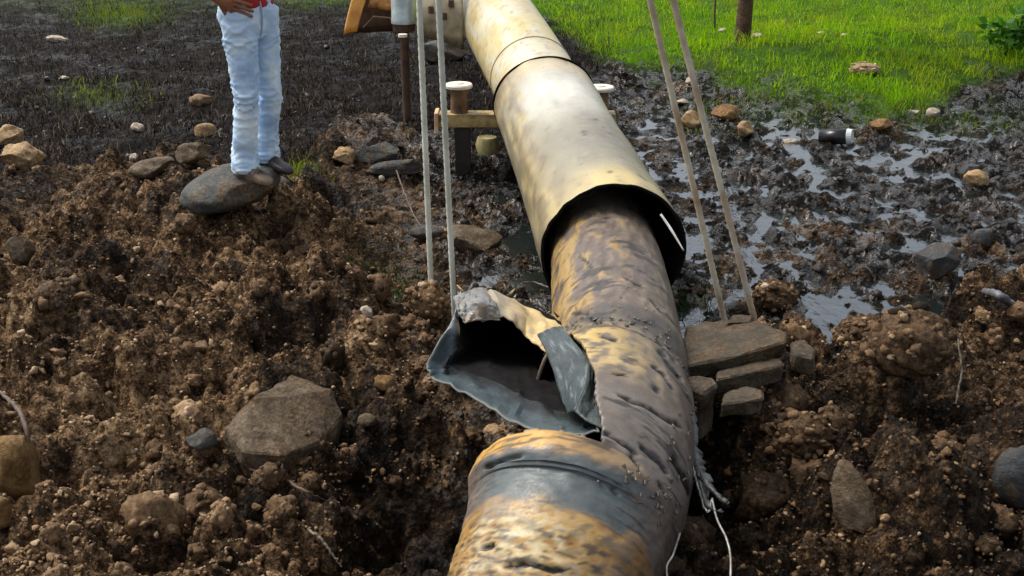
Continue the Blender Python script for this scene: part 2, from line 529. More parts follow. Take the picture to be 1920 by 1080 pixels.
M_CONC = mat_rock('dirty_concrete', [(.25, (.02, .015, .009)), (.48, (.065, .05, .032)), (.62, (.13, .105, .072)), (.8, (.30, .26, .19))], scale=14, bump=1.0)
M_PIPE_IN = mat_plain('sooty_shaded_pipe_inside', (.003, .003, .003), (.009, .008, .008), 20, .9)  # near-black: soot plus the shade inside pipes and flap painted in
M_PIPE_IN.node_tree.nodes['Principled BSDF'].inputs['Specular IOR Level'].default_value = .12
M_BURST = mat_vcol('burnt_pipe_coating', .42, 0, .2, 26, .35, .004, .4, .12, .0)
M_FLAP = mat_vcol('torn_steel_plate', .44, .0, .35, 16, .45, .004, .3, .25)
M_SLEEVE = mat_vcol('weathered_sleeve_paint', .38, 0, .16, 3.5, .12, .003, .5, .04, .12)
M_ROPE = mat_plain('wire_rope_steel', (.36, .37, .30), (.62, .63, .55), 5, .5, .0, .4, .003)
M_ROPE_RUST = mat_plain('rusty_wire_rope', (.30, .20, .11), (.55, .50, .38), 7, .6, .0, .4, .003)

# ------------------------------------------------------------------ ground
hw = lambda y: 1.1 + .78 * np.maximum(y, .2)
ys = [1.05]
while ys[-1] < 24: ys.append(ys[-1] * 1.0054)
yb = np.array([-40, -15, -6, -2, -.5, .3, .7])
yf = np.geomspace(ys[-1] * 1.03, 900, 26)
Y = np.concatenate([yb, ys, yf])
U = np.sinh(np.linspace(-1.02, 1.02, 510)) / np.sinh(1.02)
U = np.concatenate([[-12, -5, -2.5, -1.6, -1.25], U, [1.25, 1.6, 2.5, 5, 12]])
GXX = U[None, :] * hw(Y)[:, None]
GYY = np.repeat(Y[:, None], len(U), 1)
zn = zones(GXX, GYY)
HH = height(GXX, GYY, zn)
nr, nc = HH.shape
I = np.arange(nr * nc).reshape(nr, nc)
Fg = np.stack([I[:-1, :-1], I[:-1, 1:], I[1:, 1:], I[1:, :-1]], -1).reshape(-1, 4)
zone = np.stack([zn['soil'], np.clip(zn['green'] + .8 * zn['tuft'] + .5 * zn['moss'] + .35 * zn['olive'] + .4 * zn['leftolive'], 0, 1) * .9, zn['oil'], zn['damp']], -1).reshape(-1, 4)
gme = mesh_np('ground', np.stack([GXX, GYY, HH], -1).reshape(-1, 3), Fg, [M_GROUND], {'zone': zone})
tag(link('ground', gme), kind='structure', label='churned oil soaked ground with brown soil and black mud')

# oily water lying in the low places
wv = np.array([[-4.5, 3.05, WATER_Z], [9, 3.05, WATER_Z], [9, 9.2, WATER_Z], [-4.5, 9.2, WATER_Z]])
tag(link('water', mesh_np('water', wv, np.array([[0, 1, 2, 3]]), [M_WATER], smooth=False)), kind='structure', label='black oily water lying in the hollows')

# ------------------------------------------------------------------ pipes
def spline(P, n):
    """Catmull-Rom through rows of P, n samples, returns samples and parameter"""
    P = np.asarray(P, float)
    t = np.linspace(0, len(P) - 1, n)
    i = np.clip(t.astype(int), 0, len(P) - 2); f = (t - i)[:, None]
    g = lambda k: P[np.clip(k, 0, len(P) - 1)]
    p0, p1, p2, p3 = g(i - 1), g(i), g(i + 1), g(i + 2)
    return .5 * (2 * p1 + (p2 - p0) * f + (2 * p0 - 5 * p1 + 4 * p2 - p3) * f ** 2 + (3 * p1 - p0 - 3 * p2 + p3) * f ** 3)

def frames(c):
    t = np.gradient(c, axis=0); t /= np.linalg.norm(t, axis=1)[:, None]
    r = np.cross(t, [0, 0, 1.0]); r /= np.linalg.norm(r, axis=1)[:, None]
    u = np.cross(r, t)
    return t, r, u

def tube(ctrl, ns, nt, skew0=0, skew1=0):
    """ctrl rows: px, py, depth, radius ordered near to far; grid of points (ns, nt, 3)"""
    P = np.array([[*pp(a, b, d), r] for a, b, d, r in ctrl])
    S = spline(P, ns)
    c, rad = S[:, :3], S[:, 3]
    t, r, u = frames(c)
    th = np.linspace(-math.pi, math.pi, nt, endpoint=False)
    f = np.linspace(0, 1, ns)[:, None]
    sk = (skew0 * (1 - f) ** 3 + skew1 * f ** 3) * np.cos(th)[None, :]
    G = c[:, None, :] + rad[:, None, None] * (np.sin(th)[None, :, None] * r[:, None, :] + np.cos(th)[None, :, None] * u[:, None, :]) + sk[..., None] * t[:, None, :]
    return G, c, rad, (t, r, u), th

def tube_faces(ns, nt, keep=None):
    I = np.arange(ns * nt).reshape(ns, nt)
    J = np.roll(I, -1, 1)
    Fq = np.stack([I[:-1], J[:-1], J[1:], I[1:]], -1)
    if keep is not None:
        Fq = Fq[keep[:-1] & keep[1:]]
    return Fq.reshape(-1, 4)

def solidify(o, t, off=-1, matoff=0, rim=0):
    s = o.modifiers.new('thickness', 'SOLIDIFY')
    s.thickness = t; s.offset = off; s.material_offset = matoff; s.material_offset_rim = rim
    return o

def outward(G, c):
    pass

SLEEVE = [(1150, 475, 4.53, .312), (1106, 378, 5.17, .311), (1062, 282, 5.86, .310), (1019, 187, 6.6, .309)]
FARP = [(1027, 204, 6.46, .268), (1012, 172, 6.72, .270), (975, 105, 7.25, .274), (930, 30, 8.0, .276), (893, -32, 8.6, .278), (800, -190, 11.2, .28)]
BURST = [(985, 1240, 2.42, .232), (1035, 1085, 2.5, .235), (1062, 1000, 2.59, .250), (1085, 925, 2.68, .270), (1128, 838, 2.92, .256), (1151, 740, 3.35, .243),
         (1154, 640, 3.85, .237), (1144, 540, 4.3, .235), (1129, 468, 4.72, .235), (1105, 410, 5.15, .235)]

CREAM, WHITE, YEL = np.array([.50, .42, .21]), np.array([.52, .49, .38]), np.array([.50, .36, .12])
MAUVE, OCHRE, ORNG = np.array([.155, .122, .10]), np.array([.46, .29, .085]), np.array([.50, .235, .045])
SLATE, RUST, SAND, BLACK = np.array([.095, .115, .118]), np.array([.16, .075, .03]), np.array([.56, .46, .27]), np.array([.012, .011, .010])

def paint(col, w, c):
    w = np.clip(w, 0, 1)[..., None]
    return col * (1 - w) + c * w

def blob(py, th, p0, t0, rp, rt):
    return np.exp(-(((py - p0) / rp) ** 2 + ((th - t0) / rt) ** 2))

# --- the far pipe
G, c, rad, fr, th = tube(FARP, 150, 72)
far_root = empty('pipeline', c[20] + np.array([0, 0, -rad[20]]), 'long cream painted pipe rising away behind the wide sleeve', 'pipe')
T = np.degrees(th)[None, :] + 0 * G[..., 0]
_, PYt, _ = proj(G[:, 36, 0], G[:, 36, 1], G[:, 36, 2]); PYt = PYt[:, None] + 0 * T
nz = fbm(T / 14, PYt / 22, 4, 201)
nz2 = fbm(T / 40 + 9, PYt / 60, 3, 207)
col = np.zeros(G.shape) + CREAM
col = paint(col, .7 * sstep(0, .35, nz2 + .1), WHITE)
col = paint(col, .55 * sstep(.1, .5, nz) * (T < 0), YEL)
col = paint(col, blob(PYt, T, 95, -5, 24, 40) * .55, np.array([.55, .52, .44]))
col = paint(col, .8 * sstep(.42, .6, fbm(T / 5, PYt / 6, 3, 231)) * (T < 0), np.array([.30, .2, .09]))
col = paint(col, .5 * sstep(.36, .6, fbm(T / 4, PYt / 5, 3, 235)), np.array([.28, .24, .19]))
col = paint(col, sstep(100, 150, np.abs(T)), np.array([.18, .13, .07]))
me = mesh_np('pipe_body', G.reshape(-1, 3), tube_faces(150, 72), [M_SLEEVE, M_PIPE_IN], {'patina': col.reshape(-1, 3)})
solidify(link('pipe_body', me, far_root), .012, -1, 1)
# welded seam round the far pipe: a raised bead
def ring_bead(parent, c, fr, k, radius, name, mat, w=.006, skew=0.0, nt=72, arc=(-math.pi, math.pi), color=None):
    t, r, u = (a[k] for a in fr)
    full = arc[1] - arc[0] > 6.2
    thb = np.linspace(arc[0], arc[1], nt, endpoint=not full)
    e = np.sin(thb)[:, None] * r + np.cos(thb)[:, None] * u
    base = c[k] + skew * np.cos(thb)[:, None] * t
    q = []
    for a in np.linspace(0, 2 * math.pi, 6, endpoint=False):
        q.append(base + e * (radius + w * math.sin(a)) + t * w * math.cos(a))
    Gq = np.stack(q, 1)
    I = np.arange(nt * 6).reshape(nt, 6); J = np.roll(I, -1, 1)
    K = np.roll(I, -1, 0); L = np.roll(J, -1, 0)
    if not full: I, J, K, L = I[:-1], J[:-1], K[:-1], L[:-1]
    Fq = np.stack([I, J, L, K], -1).reshape(-1, 4)
    at = {'patina': np.tile(color if color is not None else CREAM * .8, (nt * 6, 1))}
    return link(name, mesh_np(name, Gq.reshape(-1, 3), Fq, [mat], at), parent)
kk = int(np.argmin(np.abs(PYt[:, 0] - 68)))
ring_bead(far_root, c, fr, kk, rad[kk] + .001, 'weld_seam', M_SLEEVE, .005, color=np.array([.36, .3, .2]))

# --- the wide sleeve
G, c, rad, fr, th = tube(SLEEVE, 140, 96, 0.0, -.12)
sl_root = empty('pipe_sleeve', c[40] + np.array([0, 0, -rad[40]]), 'wide off-white steel sleeve with an open dark mouth slipped over the burnt pipe', 'pipe sleeve')
T = np.degrees(th)[None, :] + 0 * G[..., 0]
_, PYt, _ = proj(G[:, 48, 0], G[:, 48, 1], G[:, 48, 2]); PYt = PYt[:, None] + 0 * T
nz = fbm(T / 22, PYt / 45, 4, 301); nz2 = fbm(T / 9, PYt / 14, 3, 307)
col = np.zeros(G.shape) + np.array([.25, .225, .15])
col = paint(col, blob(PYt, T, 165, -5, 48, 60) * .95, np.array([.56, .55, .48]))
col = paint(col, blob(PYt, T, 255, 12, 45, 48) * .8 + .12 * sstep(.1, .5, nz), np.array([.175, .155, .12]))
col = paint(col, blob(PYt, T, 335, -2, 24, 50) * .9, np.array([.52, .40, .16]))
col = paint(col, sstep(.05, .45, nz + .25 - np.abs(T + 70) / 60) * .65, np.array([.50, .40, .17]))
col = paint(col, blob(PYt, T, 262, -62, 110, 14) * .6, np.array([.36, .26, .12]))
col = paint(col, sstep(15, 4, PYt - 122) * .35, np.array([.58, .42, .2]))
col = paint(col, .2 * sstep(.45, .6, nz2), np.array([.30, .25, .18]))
col = paint(col, sstep(105, 150, np.abs(T)), np.array([.10, .075, .045]))  # shaded underside of the sleeve painted dark
for p0, t0, rr_ in [(222, 14, 2.4), (243, 22, 2.2), (246, -3, 2.0), (251, -4, 1.5), (234, 20, 1.4), (318, 26, 2.2), (320, 31, 2.0), (322, 0, 1.6), (290, 20, 1.3), (300, -20, 1.2)]:
    col = paint(col, 1.3 * blob(PYt, T, p0, t0, rr_, rr_ * 1.15), np.array([.05, .04, .035]))
tS, rS, uS = fr
nS = np.sin(th)[None, :, None] * rS[:, None, :] + np.cos(th)[None, :, None] * uS[:, None, :]
G = G + nS * (.006 * fbm(T / 45, PYt / 60, 3, 341) + .010 * blob(PYt, T, 390, 45, 30, 22) - .012 * blob(PYt, T, 372, -35, 22, 18))[..., None]
sA = np.linspace(0, 1, 140)[:, None]
G = G + tS[:, None, :] * ((.012 * fbm(T / 12, 0 * T, 4, 345) + .01 * fbm(T / 40, 0 * T, 2, 347)) * np.exp(-(sA / .05) ** 2))[..., None]
gr = fbm(T / 16, PYt / 30, 5, 351); gs = fbm(T / 5, PYt / 9, 3, 353)
col = paint(col, .2 * sstep(.05, .6, gr + .002 * (PYt - 250)), np.array([.17, .14, .095]))
col = paint(col, .7 * sstep(25, 75, np.abs(T - 8)) * sstep(-.5, .3, gr), np.array([.17, .13, .075]))  # darker sides: grime together with painted shade
col = paint(col, .3 * sstep(.42, .55, gs) * sstep(.1, .4, gr), np.array([.07, .05, .035]))
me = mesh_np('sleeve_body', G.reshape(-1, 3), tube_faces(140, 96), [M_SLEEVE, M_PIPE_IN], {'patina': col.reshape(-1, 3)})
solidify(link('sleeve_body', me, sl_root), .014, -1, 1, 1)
ring_bead(sl_root, c, fr, 137, rad[-1] + .003, 'sleeve_edge_weld', M_PIPE_IN, .007, skew=-.12, nt=96)

# --- the burnt, burst pipe
NS, NT = 430, 164
G, c, rad, fr, th = tube(BURST, NS, NT)
T = np.degrees(th)[None, :] + 0 * G[..., 0]
mid = NT // 2
_, pyt, _ = proj(G[:, mid, 0], G[:, mid, 1], G[:, mid, 2])
PYt = pyt[:, None] + 0 * T
_, pyc, _ = proj(c[:, 0], c[:, 1], c[:, 2])
n_a = fbm(T / 20, PYt / 34, 5, 401); n_b = fbm(T / 8, PYt / 13, 4, 409); n_c = fbm(T / 4, PYt / 6, 3, 417)
disp = .003 * n_a + .0008 * n_b + .0005 * n_c
disp += .030 * blob(PYt, T, 640, -30, 40, 40) - .018 * blob(PYt, T, 600, 10, 14, 60) + .01 * blob(PYt, T, 850, -30, 25, 60)
disp += -.03 * blob(PYt, T, 780, 35, 40, 30) * 0.5
g0x, g0y, _ = proj(G[..., 0], G[..., 1], G[..., 2])
crack = np.zeros(T.shape)
for line, wd in [([(1075, 588), (1098, 586), (1123, 604), (1160, 612), (1190, 620), (1225, 634), (1246, 646), (1266, 676)], 4.2), ([(1238, 660), (1256, 684), (1276, 708)], 5), ([(1160, 739), (1186, 752), (1206, 757), (1231, 774), (1256, 792), (1275, 800)], 3.2),
                 ([(1126, 804), (1150, 812), (1182, 831), (1196, 845)], 4.5), ([(1212, 832), (1226, 846), (1246, 866), (1254, 884)], 4.5), ([(1188, 852), (1200, 872)], 4), ([(1150, 700), (1176, 706)], 2.4), ([(1226, 690), (1242, 702), (1262, 730)], 3),
                 ([(1128, 640), (1150, 646)], 4.5), ([(1228, 726), (1234, 732)], 5), ([(1266, 860), (1282, 890), (1296, 930)], 5), ([(1240, 908), (1252, 930)], 4), ([(905, 1028), (922, 1022)], 6), ([(950, 1062), (990, 1058), (1040, 1072), (1062, 1070)], 5), ([(912, 880), (940, 866), (975, 858)], 3),
                 ([(1150, 915), (1156, 925)], 4), ([(1085, 480), (1110, 500)], 2), ([(1170, 520), (1200, 536)], 2), ([(1220, 560), (1240, 585)], 3)]:
    dd_ = np.full(T.shape, 1e9)
    wob = .8 * n_c + 2.0 * n_b
    for (ax, ay), (bx_, by_) in zip(line[:-1], line[1:]):
        ex, ey = bx_ - ax, by_ - ay
        t_ = np.clip(((g0x - ax) * ex + (g0y - ay) * ey) / (ex * ex + ey * ey), 0, 1)
        dd_ = np.minimum(dd_, np.hypot(g0x - ax - t_ * ex, g0y - ay - t_ * ey + wob))
    crack = np.maximum(crack, np.exp(-(dd_ / (.8 * wd * (1 + .6 * n_b))) ** 2) * (np.abs(T) < 95))
disp -= .011 * crack
tt, rr, uu = fr
nrm = np.sin(th)[None, :, None] * rr[:, None, :] + np.cos(th)[None, :, None] * uu[:, None, :]
G = G + nrm * disp[..., None]
# pipe wall torn away on the left between the buckled middle and the near stub
qx, qy, _ = proj(G[..., 0], G[..., 1], G[..., 2])
edge_x = np.interp(qy, [606, 640, 690, 750, 806], [1052, 1092, 1114, 1121, 1129])
inrange = (PYt > 612) & (PYt < 806 + 5 * n_b)
val = qx - edge_x - (4 * fbm(0 * T, PYt / 9, 3, 441) + 5 * fbm(0 * T + 3, PYt / 30, 2, 443))
keep = ~(inrange & (val < 0) & (np.abs(T) < 181))
for k_ in range(NS):
    js = np.where(keep[k_] & (np.abs(np.degrees(th)) < 75))[0]
    if inrange[k_, mid] and len(js) and js[0] > 0 and not keep[k_, js[0] - 1]:
        a_, b_ = js[0], js[0] - 1
        if val[k_, a_] < 0 or val[k_, b_] >= 0: continue
        f_ = val[k_, a_] / (val[k_, a_] - val[k_, b_])
        G[k_, b_] = G[k_, a_] * (1 - f_) + G[k_, b_] * f_
        keep[k_, b_] = True
# narrow tear carried on to the right above the near stub
col = np.zeros(G.shape) + MAUVE
col = paint(col, .55 * sstep(-.1, .5, n_a), np.array([.25, .20, .155]))
w_up = sstep(600, 560, PYt)
col = paint(col, w_up * sstep(-.25, .3, n_a - (T + 35) / 60) * .85, OCHRE)
col = paint(col, w_up * sstep(.12, .5, n_b) * .35, np.array([.34, .255, .15]))
col = paint(col, w_up * sstep(.2, .5, -n_b) * .25, RUST * .8)
col = paint(col, sstep(560, 575, PYt) * sstep(606, 594, PYt) * sstep(-50, -20, T) * .7, np.array([.055, .05, .048]))
col = paint(col, blob(PYt, T, 640, -22, 34, 34) * 1.1 * sstep(-.5, .2, n_b + .1), np.array([.60, .42, .14]))
col = paint(col, blob(PYt, T, 672, 5, 17, 26) * .9 * sstep(-.4, .2, n_b), np.array([.55, .40, .17]))
col = paint(col, sstep(700, 722, PYt) * sstep(830, 815, PYt) * .45, np.array([.205, .185, .16]))
# near stub
col = paint(col, sstep(806, 812, PYt) * sstep(852, 838, PYt + 10 * n_b) * sstep(40, -15, T) * 1.0, np.array([.56, .31, .06]))
col = paint(col, sstep(806, 814, PYt) * sstep(856, 840, PYt) * sstep(-15, 10, T) * sstep(55, 35, T) * .6, np.array([.33, .22, .11]))
col = paint(col, sstep(842, 862, PYt + 6 * n_b) * sstep(955, 925, PYt + 14 * n_a) * sstep(-62, -40, T) * sstep(62, 38, T + 10 * n_a), paint(np.zeros(G.shape) + SLATE * 1.0, sstep(-.2, .4, n_b) * .7, np.array([.10, .095, .085])))
near = sstep(920, 955, PYt + 14 * n_a)
col = paint(col, near * .9, np.array([.36, .19, .045]))
col = paint(col, near * sstep(-.05, .4, n_a) * .75, OCHRE * 1.1)
col = paint(col, near * blob(PYt, T, 1020, -8, 70, 34) * sstep(-.35, .05, n_b) * 1.2, np.array([.50, .39, .19]))
col = paint(col, near * sstep(.2, .5, n_a - .1 + .6 * blob(PYt, T, 950, -45, 30, 25)) * .6, np.array([.17, .15, .14]))
col = paint(col, near * sstep(25, 60, T) * .6, RUST)
pe = fbm(T / 9, PYt / 13, 5, 461)
col = paint(col, .85 * sstep(.30, .36, pe) * sstep(960, 1000, PYt), np.array([.06, .045, .035]))
col = paint(col, .6 * sstep(.30, .36, -pe) * sstep(950, 990, PYt) * sstep(45, 20, np.abs(T + 8)), np.array([.62, .55, .36]))
col = paint(col, .0 * T, BLACK)
n_s = fbm(T / 7 + .2 * PYt / 6, PYt / 30, 4, 431)
col = paint(col, .5 * sstep(.22, .5, n_s) * sstep(700, 900, PYt + 0 * T), np.array([.07, .06, .05]))
col = paint(col, .6 * sstep(.2, .5, n_s) * w_up, np.array([.09, .07, .055]))
col = paint(col, sstep(60, 85, T) * .6, np.array([.06, .05, .045]))  # right flank darkened, its shade is in the colour
col = paint(col, sstep(105, 150, np.abs(T)), BLACK * 1.5)  # shade on the pipe's underside painted near-black
sm1 = fbm(T / 38, PYt / 9 + T / 60, 5, 451); sm2 = fbm(T / 60, PYt / 26, 4, 457)
col = paint(col, .8 * sstep(.14, .34, sm1) * sstep(-.1, .2, sm2) * (1 - .7 * sstep(930, 960, PYt)), np.array([.035, .030, .027]))
col = col * .82
col = paint(col, sstep(.15, .42, crack), BLACK)
col = paint(col, .75 * sstep(850, 870, PYt + 6 * n_b) * sstep(950, 922, PYt + 14 * n_a) * sstep(-46, -26, T + 8 * n_b) * sstep(48, 26, T + 10 * n_a), np.array([.075, .092, .095]))
b_root = empty('burst_pipe', c[120] + np.array([0, 0, -rad[120]]), 'burnt rusty pipe split open with a torn flap, running out of the frame below', 'burst pipe')
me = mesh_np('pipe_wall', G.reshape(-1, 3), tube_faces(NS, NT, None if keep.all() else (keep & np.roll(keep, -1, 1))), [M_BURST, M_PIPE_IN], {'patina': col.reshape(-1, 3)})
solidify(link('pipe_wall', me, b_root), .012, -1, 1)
BG, BC, BR, BF, BTH, BPY = G, c, rad, fr, th, pyt

def on_pipe(py, thdeg, lift=0.0):
    """point on the burnt pipe: row by the photo height of its crown, angle from the crown"""
    order = np.argsort(BPY)
    k = float(np.interp(py, BPY[order], order.astype(float)))
    k0 = int(np.clip(math.floor(k), 0, NS - 2)); f = k - k0
    j = ((math.radians(thdeg) + math.pi) / (2 * math.pi)) * NT
    j0 = int(math.floor(j)) % NT; g = j - math.floor(j)
    a = BG[k0, j0] * (1 - f) * (1 - g) + BG[k0 + 1, j0] * f * (1 - g) + BG[k0, (j0 + 1) % NT] * (1 - f) * g + BG[k0 + 1, (j0 + 1) % NT] * f * g
    cc = BC[k0] * (1 - f) + BC[k0 + 1] * f
    nrm_ = (a - cc); nrm_ /= np.linalg.norm(nrm_)
    return a + nrm_ * lift, nrm_

# curled flakes of coating on the torn edges
def flakes(spec, seed):
    r = np.random.default_rng(seed)
    Vs, Fs, Cs = [], [], []
    for py0, py1, t0, t1, cnt, size, colr in spec:
        for _ in range(cnt):
            p, nn = on_pipe(r.uniform(py0, py1), r.uniform(t0, t1), .004)
            a = r.normal(size=3); a -= nn * (a @ nn); a /= np.linalg.norm(a)
            b2 = np.cross(nn, a)
            L, W = size * r.uniform(.5, 1.3), size * r.uniform(.5, 1.1)
            base = len(Vs) * 8
            rows = []
            for s in range(4):
                f = s / 3
                lift = r.uniform(.1, .5) * L * f * f
                for sg in (-1, 1):
                    rows.append(p + a * L * f + b2 * W * .5 * sg * (1 - .5 * f) + nn * (lift + r.normal(0, .001)))
            Vs.append(rows); cc = colr * r.uniform(.6, 1.5)
            Cs.append([cc] * 8)
            for s in range(3):
                Fs.append([base + 2 * s, base + 2 * s + 1, base + 2 * s + 3, base + 2 * s + 2])
    V = np.array(Vs).reshape(-1, 3)
    o = link('coating_flakes', mesh_np('coating_flakes', V, np.array(Fs), [M_BURST], {'patina': np.array(Cs).reshape(-1, 3)}), b_root)
    solidify(o, .002, 0)
    o['kind'] = 'stuff'
    return o
flakes([(600, 870, 50, 80, 36, .012, np.array([.10, .09, .08])), (585, 606, -60, 45, 50, .014, np.array([.08, .075, .07])), 
        (540, 600, -40, 50, 20, .008, np.array([.25, .19, .12])), (830, 880, 20, 70, 18, .012, np.array([.12, .10, .08]))], 5)

# the peeled-open flap: a bent bag of plate whose mouth looks towards the camera
R0 = [(858, 594, 3.62), (900, 604, 3.60), (940, 600, 3.62), (985, 626, 3.60), (1020, 648, 3.52), (1064, 695, 3.30), (1102, 752, 3.02), (1127, 803, 2.76),
      (1045, 808, 2.90), (960, 786, 3.03), (880, 742, 3.20), (806, 704, 3.36), (797, 686, 3.40), (828, 632, 3.52)]
R1 = [(858, 566, 3.70), (882, 548, 3.78), (915, 541, 3.84), (990, 572, 3.86), (1052, 604, 3.80), (1120, 645, 3.62), (1165, 720, 3.35), (1122, 786, 3.10),
      (1050, 762, 3.20), (985, 735, 3.30), (918, 704, 3.42), (868, 690, 3.50), (852, 680, 3.52), (868, 640, 3.60)]
cen = np.array(pp(985, 665, 3.82))
def loop(Rl, n=112):
    P = [pp(a, b_, d_ - .2) for a, b_, d_ in Rl]
    P = np.array(P + P[:1])
    ext = np.vstack([P[-2], P, P[1]])
    t = np.linspace(0, len(P) - 1, n, endpoint=False)
    i = t.astype(int); f = (t - i)[:, None]
    p0, p1, p2, p3 = ext[i], ext[i + 1], ext[i + 2], ext[np.minimum(i + 3, len(ext) - 1)]
    cr = .5 * (2 * p1 + (p2 - p0) * f + (2 * p0 - 5 * p1 + 4 * p2 - p3) * f ** 2 + (3 * p1 - p0 - 3 * p2 + p3) * f ** 3)
    return .92 * (p1 * (1 - f) + p2 * f) + .08 * cr, t / (len(P) - 1)
L0, tl = loop(R0); L1, _ = loop(R1)
L2 = cen + (L1 - cen) * .82 + np.array([0, .10, -.02]); L3 = cen + (L1 - cen) * .45 + np.array([0, .16, -.02])
rows, cols = [], []
top = (tl < 6 / 14) | (tl > 13.2 / 14)
jag = np.cumsum(rng.normal(0, .0055, len(tl))); jag -= np.linspace(jag[0], jag[-1], len(tl))
for k, (A, B, m) in enumerate([(L0, L1, 12), (L1, L2, 5), (L2, L3, 5)]):
    for s in range(m):
        f = s / m
        row = A * (1 - f) + B * f
        if k == 0:
            bul = math.sin(f * math.pi) * .022
            row = row + np.array([0, -.3, .95]) * (bul * np.where(top, 1, -.4))[:, None]
            row = row + (jag * (1 - f))[:, None] * np.array([.3, -.2, .6])
        rows.append(row)
        cc = np.zeros((len(tl), 3))
        nn = fbm(tl * 40, np.full_like(tl, f * 4), 4, 510 + k)
        if k == 0:
            ct = np.array([.52, .38, .17]) + 0 * cc
            ct = paint(ct, sstep(-.2, .35, nn) * .8, np.array([.34, .25, .15]))
            ct = paint(ct, sstep(3.2 / 14, 1.8 / 14, tl) * .75, np.array([.26, .24, .20]))
            ct = paint(ct, (sstep(1.2 / 14, .7 / 14, tl) + (tl > 13 / 14)), np.array([.22, .24, .25]))
            ct = paint(ct, sstep(.62, .85, f + .3 * nn) * sstep(2 / 14, 3.5 / 14, tl), np.array([.60, .46, .2]))
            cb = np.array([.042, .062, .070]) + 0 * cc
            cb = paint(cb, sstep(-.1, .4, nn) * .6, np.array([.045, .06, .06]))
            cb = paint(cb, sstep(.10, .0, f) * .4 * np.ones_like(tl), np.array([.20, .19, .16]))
            cb = paint(cb, sstep(.35, .7, f + .2 * nn) * np.ones_like(tl), np.array([.010, .012, .012]))  # inner face blackens with depth, cavity shade put into the colour
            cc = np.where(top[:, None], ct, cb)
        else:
            cc[:] = BLACK if k else 0  # deep rows painted black as the unlit inside of the mouth
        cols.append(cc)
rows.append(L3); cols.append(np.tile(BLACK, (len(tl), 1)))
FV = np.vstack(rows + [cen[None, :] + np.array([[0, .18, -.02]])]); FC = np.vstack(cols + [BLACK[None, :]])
nrw, ncl = len(rows), len(tl)
fn = fbm(FV[:, 0] * 14, FV[:, 2] * 14 + FV[:, 1] * 9, 3, 533)
fr_ = np.clip(1 - np.abs(fbm(FV[:, 0] * 9 + FV[:, 2] * 6, FV[:, 2] * 9 - FV[:, 0] * 4, 2, 541)) * 3, 0, 1)
FV[:-1] += (.005 * fn[:-1, None] + .014 * (fr_[:-1, None] - .3)) * np.array([.25, -.6, .75])
I = np.arange(nrw * ncl).reshape(nrw, ncl); J = np.roll(I, -1, 1)
Fq = np.stack([I[:-1], J[:-1], J[1:], I[1:]], -1).reshape(-1, 4)
capq = np.stack([I[-1], J[-1], np.full(ncl, nrw * ncl), np.full(ncl, nrw * ncl)], -1)
capq = np.stack([I[-1][::2], J[-1][::2], np.roll(J[-1], -1)[::2], np.full(ncl // 2, nrw * ncl)], -1)
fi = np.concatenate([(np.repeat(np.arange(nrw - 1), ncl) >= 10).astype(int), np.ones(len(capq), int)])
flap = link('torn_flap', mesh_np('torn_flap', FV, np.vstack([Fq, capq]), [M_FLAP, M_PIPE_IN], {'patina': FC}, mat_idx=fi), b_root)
solidify(flap, .005, 0)
flap.data.set_sharp_from_angle(angle=R(24))
flap['label'] = 'torn steel plate bent outwards into a dark open mouth'

# the tongue of plate folded over the mouth
def patch(quadrows, nu, nv, name, colf, noise=.004, thick=.008, seed=0):
    P = np.array([[pp(a, b_, d_ - .2) for a, b_, d_ in row] for row in quadrows])
    lin = lambda row, m_: np.stack([np.interp(np.linspace(0, len(row) - 1, m_), np.arange(len(row)), row[:, a_]) for a_ in range(3)], 1)
    A = np.stack([.85 * lin(row, nu) + .15 * spline(row, nu) for row in P])
    Gp = np.stack([.85 * lin(A[:, i], nv) + .15 * spline(A[:, i], nv) for i in range(nu)])
    uu_, vv_ = np.meshgrid(np.linspace(0, 1, nu), np.linspace(0, 1, nv), indexing='ij')
    nzz = fbm(uu_ * 7 + seed, vv_ * 7, 4, seed)
    Gp = Gp + noise * nzz[..., None] * np.array([.3, -.6, .7])
    CL = colf(uu_, vv_, nzz)
    I = np.arange(nu * nv).reshape(nu, nv)
    Fq = np.stack([I[:-1, :-1], I[:-1, 1:], I[1:, 1:], I[1:, :-1]], -1).reshape(-1, 4)
    o = link(name, mesh_np(name, Gp.reshape(-1, 3), Fq, [M_FLAP], {'patina': CL.reshape(-1, 3)}), b_root)
    solidify(o, thick * .6, 0)
    o.data.set_sharp_from_angle(angle=R(24))
    return o
def tcol(u, v, nz):
    cl = np.zeros(u.shape + (3,)) + np.array([.045, .059, .064])
    cl = paint(cl, sstep(-.1, .4, nz) * .6, np.array([.04, .052, .052]))
    cl = paint(cl, sstep(.3, .6, -nz) * .35, np.array([.26, .29, .30]))
    return cl
ton = patch([[(1008, 628, 3.50), (1030, 672, 3.34), (1048, 730, 3.12), (1066, 776, 2.98)],
             [(1032, 616, 3.50), (1062, 662, 3.28), (1070, 720, 3.06), (1072, 772, 2.93)],
             [(1054, 612, 3.48), (1106, 678, 3.14), (1100, 722, 2.96), (1078, 770, 2.88)]], 26, 22, 'folded_tongue', tcol, .006, .008, 3)
def tcol2(u, v, nz):
    cl = np.zeros(u.shape + (3,)) + np.array([.03, .04, .038])
    return paint(cl, sstep(0, .4, nz) * .5, np.array([.09, .11, .11]))
ton2 = patch([[(1106, 678, 3.14), (1100, 722, 2.96), (1078, 772, 2.87)], [(1116, 690, 3.14), (1116, 745, 2.96), (1100, 790, 2.84)], [(1116, 690, 3.17), (1126, 750, 2.97), (1129, 803, 2.76)]], 20, 14, 'tongue_side', tcol2, .004, .007, 9)
